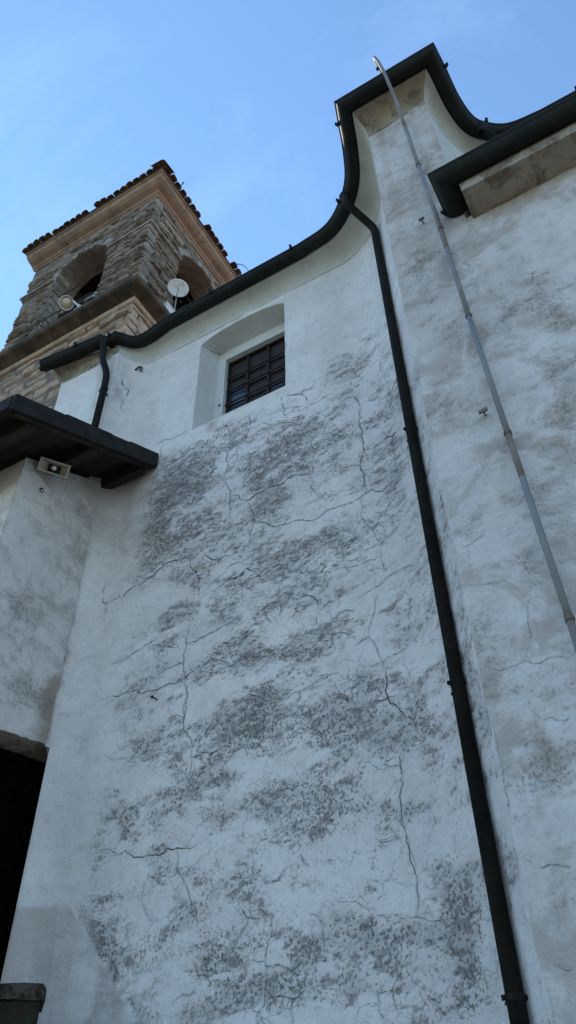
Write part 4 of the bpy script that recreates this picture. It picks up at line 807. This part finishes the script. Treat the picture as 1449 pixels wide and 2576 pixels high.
# ------------------------------------------------------------------ bell tower
TX0, TX1, TY0, TY1, TZ = -10.95, -6.93, 6.0, 9.95, 18.74
tower = empty('bell_tower', (-8.94, 8.0, -CZ), 'rough stone bell tower with arched belfry openings, projecting dark ledge and tiled roof', 'bell tower')
ZL = 14.08                                                 # underside of the ledge
def arch_wall(fmap, u0, u1, z0, z1, uc, hw, zs, zsp, th):
    b = MB(); N = 18; us = [uc + hw * math.cos(a) for a in np.linspace(math.pi, 0, N + 1)]; za = [zsp + hw * math.sin(a) for a in np.linspace(math.pi, 0, N + 1)]
    for d in (0, th):
        P = lambda u, z: fmap(u, d, z)
        b.add([P(u0, z0), P(uc - hw, z0), P(uc - hw, z1), P(u0, z1)], [(0, 1, 2, 3)]); b.add([P(uc + hw, z0), P(u1, z0), P(u1, z1), P(uc + hw, z1)], [(0, 1, 2, 3)])
        b.add([P(uc - hw, z0), P(uc + hw, z0), P(uc + hw, zs), P(uc - hw, zs)], [(0, 1, 2, 3)])
        b.add([P(u, z) for u, z in zip(us, za)] + [P(u, z1) for u in us], [(i, i + 1, N + 2 + i, N + 1 + i) for i in range(N)])
    path = [(uc - hw, zs)] + list(zip(us, za)) + [(uc + hw, zs)]
    b.add([fmap(u, 0, z) for u, z in path] + [fmap(u, th, z) for u, z in path], [(i, i + 1, len(path) + i + 1, len(path) + i) for i in range(len(path) - 1)])
    b.add([fmap(uc - hw, 0, zs), fmap(uc + hw, 0, zs), fmap(uc + hw, th, zs), fmap(uc - hw, th, zs)], [(0, 1, 2, 3)])
    return b
FM = lambda u, d, z: (u, TY0 + d, z); RM = lambda u, d, z: (TX1 - d, u, z)
F_ = dict(uc=-9.06, hw=.885, zs=14.22, zsp=17.10); G_ = dict(uc=8.02, hw=.93, zs=14.22, zsp=17.28)
arch_wall(FM, TX0, TX1, 13.0, TZ, F_['uc'], F_['hw'], F_['zs'], F_['zsp'], .62).build('front_wall', M['core'], tower)
arch_wall(RM, TY0 + .62, TY1, 13.0, TZ, G_['uc'], G_['hw'], G_['zs'], G_['zsp'], .62).build('side_wall', M['core'], tower)
b = MB(); b.box(TX0, TX0 + .6, TY0 + .621, TY1, 13.0, TZ); b.box(TX0 + .601, TX1 - .621, TY1 - .6, TY1, 13.0, TZ); b.build('rear_wall', M['core'], tower)
b = MB(); b.box(TX0, TX1, TY0, TY1, -CZ, 12.999); b.build('lower_shaft', M['core'], tower)
b = MB(); b.box(TX0 + .3, TX1 - .3, TY0 + .3, TY1 - .3, 13.9, 14.2); b.build('belfry_floor', M['ledge'], tower)
b = MB(); b.box(TX0 + .1, TX1 - .1, TY0 + .1, TY1 - .1, TZ - .12, TZ + .3); b.build('ceiling', M['wood'], tower)
# ledge, string course, impost course, cornice
def ring_path(o, y_end=TY1): return [Vector((TX0 - o, TY1, 0)), Vector((TX0 - o, TY0 - o, 0)), Vector((TX1 + o, TY0 - o, 0)), Vector((TX1 + o, y_end, 0))]
base_path = [Vector((TX0, TY1, 0)), Vector((TX0, TY0, 0)), Vector((TX1, TY0, 0)), Vector((TX1, TY1, 0))]
def course(name, prof, mat, joints_f, joints_r, gap=.004, left=9.0):
    # moulded course cut into blocks at the joints, mitred at the front corner
    segs = []
    xs = [TX0] + joints_f + [TX1]
    for i in range(len(xs) - 1): segs.append(('f', xs[i], xs[i + 1], i == 0, i == len(xs) - 2))
    ys = [TY0] + joints_r + [TY1]
    for i in range(len(ys) - 1): segs.append(('r', ys[i], ys[i + 1], i == 0, False))
    for k, a, c, m0, m1 in segs:
        vs = []
        for e, mit in ((0, m0), (1, m1)):
            for o, z in prof:
                if k == 'f':
                    x = (a + gap if e == 0 else c - gap)
                    if mit: x = TX0 - min(o, left) if e == 0 else TX1 + o
                    vs.append((x, TY0 - o, z))
                else:
                    y = (a + gap if e == 0 else c - gap)
                    if e == 0 and mit: y = TY0 - o
                    vs.append((TX1 + o, y, z))
        n = len(prof); fs = [(i, (i + 1) % n, n + (i + 1) % n, n + i) for i in range(n)] + [tuple(range(n - 1, -1, -1)), tuple(range(n, 2 * n))]
        mk(name, vs, fs, mat, tower)
course('ledge_slab', [(-.1, ZL), (.06, ZL - .03), (.34, ZL), (.38, ZL + .03), (.385, ZL + .11), (.36, ZL + .14), (-.1, ZL + .17)], M['ledge'], [-9.6, -8.2], [7.4, 8.8], .003)
course('string_block', [(-.1, ZL - .20), (.05, ZL - .20), (.075, ZL - .185), (.075, ZL - .06), (.05, ZL - .032), (-.1, ZL - .032)], M['stone_warm'], [-10.2, -9.3, -8.55, -7.8], [6.7, 7.6, 8.5], .006)
course('impost_block', [(-.05, 17.24), (.03, 17.24), (.085, 17.28), (.09, 17.36), (-.05, 17.38)], M['stone'], [F_['uc'] - F_['hw'] - .02, F_['uc'] + F_['hw'] + .02], [G_['uc'] - G_['hw'] - .02], .01) if False else None
for (a, c, side) in ((TX0 - .08, F_['uc'] - F_['hw'] + .03, 'f'), (F_['uc'] + F_['hw'] - .03, TX1 + .08, 'f'), (TY0 + .05, G_['uc'] - G_['hw'] + .03, 'r'), (G_['uc'] + G_['hw'] - .03, TY1, 'r')):
    b = MB(); z0 = 17.25
    if side == 'f': b.prism([(TY0 - .085, z0 + .02), (TY0 + .3, z0), (TY0 + .3, z0 + .10), (TY0 - .085, z0 + .09)], 'x', a, c)
    else: b.prism([(TX1 + .083, z0 + .02), (TX1 - .3, z0), (TX1 - .3, z0 + .10), (TX1 + .083, z0 + .09)], 'y', a, c)
    b.build('impost', M['stone'], tower)
CP = [(-.08, 18.66), (.03, 18.66), (.05, 18.675), (.05, 18.71), (.095, 18.73), (.11, 18.76), (.11, 18.775), (.15, 18.785), (.24, 18.81), (.33, 18.865), (.365, 18.92), (.365, 18.955), (.41, 18.965), (.41, 19.015), (-.08, 19.02)]
course('cornice_block', CP, M['cornice'], [-9.75, -8.2], [7.35, 8.7], .006, .05)
# stones
STV = []
for k in range(10):
    r_ = random.Random(100 + k); base = []
    for i in range(12):
        a = 2 * math.pi * (i + .5) / 12; cx_, cy_ = math.cos(a), math.sin(a); m_ = max(abs(cx_), abs(cy_)); x, z = cx_ / m_ * .5, cy_ / m_ * .5
        base.append((x * r_.uniform(.92, 1.0), z * r_.uniform(.84, 1.0)))
    vs = [(x, .5, z) for x, z in base] + [(x, -.28 + r_.uniform(-.1, .08), z) for x, z in base] + [(x * r_.uniform(.86, .97), -.5 + r_.uniform(-.04, .14), z * r_.uniform(.62, .95)) for x, z in base] + [(r_.uniform(-.2, .2), -.55, r_.uniform(-.15, .15))]
    n = 12; fs = [(i, (i + 1) % n, n + (i + 1) % n, n + i) for i in range(n)] + [(n + i, n + (i + 1) % n, 2 * n + (i + 1) % n, 2 * n + i) for i in range(n)] + [(2 * n + i, 2 * n + (i + 1) % n, 3 * n) for i in range(n)]
    me = bpy.data.meshes.new('stone'); me.from_pydata(vs, [], fs); me.update(); STV.append(me)
STW = []
for me in STV:
    q = me.copy(); q.materials.append(M['stone_warm']); STW.append(q); me.materials.append(M['stone'])
stones = []
def in_open(u, z, L, H, O, m=.02):
    if z + H / 2 < O['zs'] - .02: return False
    if abs(u - O['uc']) - L / 2 < O['hw'] + m and z - H / 2 < O['zsp']: return True
    if z + H / 2 >= O['zsp']:
        du = max(0, abs(u - O['uc']) - L / 2); dz = max(0, z - H / 2 - O['zsp']); return math.hypot(du, dz) < O['hw'] + .16
    return False
rs = random.Random(77)
def courses(side, u0, u1, z0, z1, O, warm, hmin, hmax):
    z = z0; row = 0
    while z < z1 - .05:
        h = rs.uniform(hmin, hmax); h = min(h, z1 - z); u = u0 - (rs.uniform(0, .12) if side == 'r' else 0); row += 1
        spans = [(u0, u1)]
        zc = z + h / 2
        if O and zc > O['zs'] and z < O['zsp'] + O['hw'] + .2:
            w_ = O['hw'] if zc < O['zsp'] else math.sqrt(max(0, (O['hw'] + .20) ** 2 - (max(0, z - O['zsp'])) ** 2)) if z >= O['zsp'] - .1 else O['hw'] + .12
            spans = [(u0, O['uc'] - w_), (O['uc'] + w_, u1)] if w_ > .05 else spans
        for a, c in spans:
            u = a
            while u < c - .02:
                L = rs.uniform(.25, .85) * (1.1 if h > .16 else 1); L = min(L, c - u)
                if c - u - L < .12: L = c - u
                stones.append((side, u + L / 2, zc, L * rs.uniform(.96, .995), h * rs.uniform(.80, .97), rs.uniform(-.02, .085) + (.03 if (side == 'f' and u + L > TX1 - .05) else 0), warm)); u += L
        z += h
courses('f', TX0 - .03, TX1 + .03, 14.26, 17.24, F_, False, .06, .15)
courses('f', TX0 - .03, TX1 + .03, 17.36, 18.66, F_, False, .09, .20)
courses('r', TY0 + .22, TY1, 14.26, 17.24, G_, False, .06, .15)
courses('r', TY0 + .22, TY1, 17.36, 18.66, G_, False, .08, .18)
courses('f', TX0 - .03, TX1 + .03, 10.0, ZL - .21, None, True, .16, .34)
courses('r', TY0 + .22, TY1, 11.5, ZL - .21, None, True, .16, .34)
stones.sort(key=lambda s: -(s[3] * s[4]) * (1.0 if s[0] == 'f' else .6))
SB = MB(); SBW = MB()
for i, (side, u, z, L, H, pr_, warm) in enumerate(stones):
    dep = .30 if side == 'f' else .22
    if side == 'f': c = Vector((u, TY0 - pr_ + dep / 2, z)); rot = rs.uniform(-.025, .025); rz_ = 0
    else: c = Vector((TX1 + pr_ - dep / 2, u, z)); rot = rs.uniform(-.025, .025); rz_ = math.pi / 2
    vi = rs.randrange(10); flip = rs.choice((1, -1))
    Mx = Matrix.Rotation(rz_, 4, 'Z') @ Matrix.Rotation(rot, 4, 'Y') @ Matrix.Rotation(rs.uniform(-.06, .06), 4, 'X') @ Matrix.Diagonal((L * flip, dep, H, 1))
    if i < 300:
        o = bpy.data.objects.new('stone', (STW if warm else STV)[vi]); place(o, c + Vector((0, 0, CZ)), tower)
        o.rotation_euler = (Matrix.Rotation(rz_, 4, 'Z') @ Matrix.Rotation(rot, 4, 'Y')).to_euler(); o.scale = (L, dep, H)
    else:
        me = STV[vi]; (SBW if warm else SB).add([c + Mx @ v.co for v in me.vertices], [tuple(p.vertices) for p in me.polygons])
if SB.v: tag(SB.build('small_stones', M['stone'], tower), kind='stuff')
if SBW.v: tag(SBW.build('small_warm_stones', M['stone_warm'], tower), kind='stuff')
# voussoirs round both arches
for side, O, n in (('f', F_, 17), ('r', G_, 19)):
    for i in range(n):
        a0 = math.pi * (i + .05) / n; a1 = math.pi * (i + .95) / n; ro = O['hw'] + rs.uniform(.14, .24); ri = O['hw'] - rs.uniform(0, .02); pj = rs.uniform(.0, .05)
        poly = [(O['uc'] + r * math.cos(a), O['zsp'] + .03 + r * math.sin(a)) for r, a in ((ri, a0), (ro, a0), (ro, a1), (ri, a1))]
        b = MB(); b.prism(poly, 'y' if side == 'f' else 'x', *((TY0 - pj, TY0 + .35) if side == 'f' else (TX1 - .35, TX1 + pj))); b.build('voussoir', M['stone'], tower)
# stones lining the left jamb of the front opening
z = 14.26
while z < 17.1:
    h = rs.uniform(.16, .34); b = MB(); b.prism([(TY0 + .02, z), (TY0 + .55 + rs.uniform(-.05, .05), z), (TY0 + .55, z + h - .03), (TY0 + .02, z + h - .03)], 'x', F_['uc'] - F_['hw'] - .1, F_['uc'] - F_['hw'] + rs.uniform(.01, .05)); b.build('jamb_stone', M['stone'], tower); z += h
# tie rods, hook on the eave
b = MB(); b.tube([(F_['uc'] - F_['hw'] - .05, TY0 + .25, 16.95), (F_['uc'] + F_['hw'] + .05, TY0 + .25, 16.95)], .013, 6); b.build('tie_rod', M['iron'], tower)
b = MB(); b.tube([(TX1 - .25, G_['uc'] - G_['hw'] - .05, 16.9), (TX1 - .25, G_['uc'] + G_['hw'] + .05, 16.9)], .013, 6); b.build('tie_rod', M['iron'], tower)
# roof: deck, tiles along the eaves, pyramid
OV = .44; zE = 19.03; sl_ = math.tan(math.radians(21))
b = MB(); apex = ((TX0 + TX1) / 2, (TY0 + TY1) / 2); q = [(TX0 - .07, TY0 - OV), (TX1 + OV, TY0 - OV), (TX1 + OV, TY1 + OV), (TX0 - .07, TY1 + OV)]
b.add([(x, y, zE) for x, y in q] + [(*apex, zE + .85)] + [(x, y, zE + .035) for x, y in q], [(3, 2, 1, 0), (0, 1, 6, 5), (1, 2, 7, 6), (2, 3, 8, 7), (3, 0, 5, 8), (5, 6, 4), (6, 7, 4), (7, 8, 4), (8, 5, 4)]); b.build('roof', M['tile'], tower)
def tile_mesh(seed):
    r_ = random.Random(seed); vs = []; n = 7
    for (y, r) in ((-.20, .104), (.22, .084)):
        for th in (0, .016):
            for k in range(n):
                a = math.pi * k / (n - 1); vs.append(((r - th) * math.cos(a) + r_.uniform(-.004, .004), y + r_.uniform(-.01, .01), (r - th) * .82 * math.sin(a)))
    A0, A1, B0, B1 = 0, n, 2 * n, 3 * n; fs = []
    for k in range(n - 1): fs += [(A0 + k, B0 + k, B0 + k + 1, A0 + k + 1), (A1 + k + 1, B1 + k + 1, B1 + k, A1 + k), (A0 + k + 1, A1 + k + 1, A1 + k, A0 + k), (B0 + k, B1 + k, B1 + k + 1, B0 + k + 1)]
    fs += [(A0, A1, B1, B0), (A1 + n - 1, A0 + n - 1, B0 + n - 1, B1 + n - 1)]
    me = bpy.data.meshes.new('roof_tile'); me.from_pydata(vs, [], fs); me.materials.append(M['tile']); me.update(); return me
TM = [tile_mesh(k) for k in range(5)]
sp = .205
def tile_row(side):
    L0, L1 = (TX0 - .02, TX1 + OV + .04) if side == 'f' else (TY0 - OV - .04, TY1 + OV)
    n = int((L1 - L0) / sp)
    for c_ in range(3):
        for i in range(n + 1):
            u = L0 + i * (L1 - L0) / n; d = .14 + c_ * .33
            if c_ and (u < L0 + d or u > L1 - d): continue
            if side == 'f' and c_ == 0 and i == 11: continue
            if side == 'r' and c_ == 0 and i in (8, 14): continue
            jx = rs.uniform(-.055, .045) + (.06 if (side == 'f' and i == 12) or (side == 'r' and i in (9, 15)) else 0); z = zE + .035 + d * sl_ * .85 + c_ * .012
            o = bpy.data.objects.new('roof_tile', TM[rs.randrange(5)])
            if side == 'f': loc = (u, TY0 - OV + d - jx * .5 - .02, z + CZ); rz_ = 0
            else: loc = (TX1 + OV - d + jx * .5 + .02, u, z + CZ); rz_ = math.pi / 2
            place(o, loc, tower); o.rotation_euler = (math.radians(20) + rs.uniform(-.06, .06), rs.uniform(-.12, .12), rz_ + rs.uniform(-.10, .10)); o.rotation_mode = 'XYZ'
tile_row('f'); tile_row('r')
b = MB(); b.tube([(TX1 + OV - .02, 6.24, 19.12), (TX1 + OV + .05, 6.24, 19.22), (TX1 + OV + .10, 6.25, 19.38), (TX1 + OV + .08, 6.29, 19.45), (TX1 + OV + .05, 6.26, 19.40), (TX1 + OV + .085, 6.22, 19.33)], .014, 6); b.build('eave_hook', M['iron'], tower)

# ------------------------------------------------------------------ things on the tower
t = empty('bell', (-8.5, 6.38, 16.3), 'green-grey bronze bell low in the front belfry opening', 'bell'); bc = Vector((-8.52, 6.42, 15.50))
b = MB(); b.lathe([(.35, 0), (.36, .02), (.33, .06), (.28, .16), (.245, .30), (.225, .44), (.19, .52), (.10, .56), (.0, .565)], bc, seg=28); b.lathe([(.35, 0), (.30, .0), (.26, .12), (.22, .3), (.15, .48), (0, .5)], bc, seg=28); b.build('body', M['bronze'], t, True)
b = MB(); b.obox(bc + Vector((0, 0, .65)), ((1, 0, 0), (0, 1, 0), (0, 0, 1)), (.10, .06, .09)); b.build('crown', M['bronze'], t)
b = MB(); b.box(-9.35, -8.20, 6.36, 6.48, 16.23, 16.40); b.build('headstock', M['wood'], t)
b = MB(); b.tube([bc + Vector((0, 0, .45)), bc + Vector((.03, -.02, .02))], .014, 6); b.lathe([(.0, -.06), (.045, -.03), (.05, .0), (.03, .05), (0, .06)], bc + Vector((.03, -.02, .0)), seg=12); b.build('clapper', M['iron'], t)
b = MB(); b.box(-9.95, -9.35, 6.40, 6.44, 16.28, 16.36); b.box(-8.2, -8.16, 6.40, 6.44, 16.28, 16.36); b.build('axle', M['iron'], t)
t = empty('railing', (-9.0, 5.78, 14.25), 'thin iron railing across the front belfry opening', 'railing')
for z in (15.02, 14.66):
    b = MB(); b.tube([(-10.2, 5.99, z), (-10.0, 5.80, z), (-8.15, 5.80, z), (-7.95, 5.99, z)], .012, 6); b.build('rail', M['iron'], t)
for x in (-9.9, -9.45, -9.0, -8.6, -8.42, -8.25):
    b = MB(); b.tube([(x, 5.80, 14.22), (x, 5.80, 15.02)], .009, 6); b.build('baluster', M['iron'], t)
# floodlight-like horn on the ledge
t = empty('horn_loudspeaker', (-8.42, 5.72, 14.23), 'white round horn loudspeaker on the tower ledge in front of the opening', 'loudspeaker')
f = Vector((.50, -.42, -.76)).normalized(); c = Vector((-8.56, 5.60, 14.68))
b = MB(); b.lathe([(.10, -.20), (.13, -.16), (.155, -.06), (.165, .02), (.155, .025), (.13, -.02)], c, f, 20); b.build('flare', M['white'], t, True)
b = MB(); b.lathe([(.0, .035), (.07, .025), (.118, -.01), (.132, -.03)], c, f, 20); b.build('face', M['beige'], t, True)
b = MB(); b.tube([c - f * .20, c - f * .30], .075, 14); b.build('driver', M['white'], t, True)
b = MB(); p0 = c - f * .14 + Vector((.14, 0, .05)); b.obox((p0 + Vector((-8.22, 5.70, 14.40))) / 2, (Vector((-8.22, 5.70, 14.40)) - p0, (0, 1, .3), (0, 0, 1)), ((Vector((-8.22, 5.70, 14.40)) - p0).length / 2 + .03, .035, .035)); b.build('arm', M['white'], t)
b = MB(); b.box(-8.30, -8.08, 5.64, 5.74, 14.235, 14.27); b.box(-8.24, -8.20, 5.67, 5.71, 14.27, 14.45); b.build('foot', M['white'], t)
# satellite dish and the white box and the plant on the side ledge
t = empty('satellite_dish', (-6.75, 7.02, 14.25), 'white oval satellite dish on a thin post beside the tower', 'satellite dish')
f = Vector((.55, -.50, -.42)).normalized(); c = Vector((-6.66, 6.93, 15.56)); u = Vector((0, 0, 1)); u = (u - f * u.dot(f)).normalized(); r = u.cross(f)
b = MB(); vs = []; K = 7; NN = 28
for k in range(K + 1):
    q = k / K
    for j in range(NN):
        a = 2 * math.pi * j / NN; vs.append(c + (r * math.cos(a) * .245 + u * math.sin(a) * .225) * q + f * (.05 * q * q))
vs2 = [v - f * .010 for v in vs]; n = len(vs)
fs = [(k * NN + j, k * NN + (j + 1) % NN, (k + 1) * NN + (j + 1) % NN, (k + 1) * NN + j) for k in range(K) for j in range(NN)]
fs2 = [tuple(i + n for i in reversed(q)) for q in fs] + [(K * NN + j, K * NN + (j + 1) % NN, n + K * NN + (j + 1) % NN, n + K * NN + j) for j in range(NN)]
b.add(vs + vs2, fs + fs2); b.build('reflector', M['white'], t, True)
b = MB(); b.tube([(-6.75, 7.02, 14.24), (-6.75, 7.02, 15.56)], .018, 8); b.tube([(-6.75, 7.02, 15.5), c - f * .01], .02, 8); b.build('post', M['strap'], t)
b = MB(); b.tube([c - u * .22 + f * .02, c - u * .14 + f * .26], .009, 6); b.build('feed_arm', M['strap'], t); b = MB(); b.tube([c - u * .14 + f * .26, c - u * .10 + f * .20], .022, 8); b.build('feed', M['white'], t)
t = empty('cable_box', (-6.72, 6.74, 14.24), 'small pale box on the tower ledge left of the dish post', 'box')
b = MB(); b.box(-6.86, -6.585, 6.60, 6.92, 14.235, 14.50); b.build('case', M['white'], t); b = MB(); b.box(-6.870, -6.575, 6.59, 6.93, 14.501, 14.525); b.build('lid', M['white'], t)
t = empty('ledge_plant', (-6.75, 7.15, 14.24), 'dark green leafy plant growing on the ledge under the dish', 'plant')
rp_ = random.Random(9); b = MB(); b2 = MB()
for k in range(9):
    a = rp_.uniform(0, 6.28); tip = Vector((-6.76 + .14 * math.cos(a), 7.18 + .30 * math.sin(a), 14.25 + rp_.uniform(.5, 1.0))); rt = Vector((-6.76, 7.17 + .12 * math.sin(a), 14.24)); b2.tube([rt, (rt + tip) / 2 + Vector((0, 0, .05)), tip], [.008, .006, .003], 5)
    for j in range(26):
        q = rp_.uniform(.2, 1.0); p = rt.lerp(tip, q) + Vector((rp_.uniform(-.08, .08), rp_.uniform(-.09, .09), rp_.uniform(-.06, .06))); d = Vector((rp_.uniform(-1, 1), rp_.uniform(-1, 1), rp_.uniform(-.6, .8))).normalized(); s_ = d.orthogonal().normalized(); L = rp_.uniform(.04, .085)
        b.add([p, p + d * L * .5 + s_ * L * .28, p + d * L, p + d * L * .5 - s_ * L * .28], [(0, 1, 2, 3)])
b.build('foliage', M['leaf'], t); b2.build('stem', M['leaf'], t)
t = empty('roof_cable', (-6.40, 8.9, 19.1), 'thin cable looping out from the right edge of the tower roof', 'cable')
b = MB(); b.tube(catmull([(-6.52, 8.6, 19.04), (-6.40, 8.68, 19.10), (-6.33, 8.95, 19.40), (-6.36, 9.30, 19.62), (-6.44, 9.7, 19.5), (-6.52, 9.95, 19.1)], 6), .011, 6); b.build('wire', M['iron'], t)
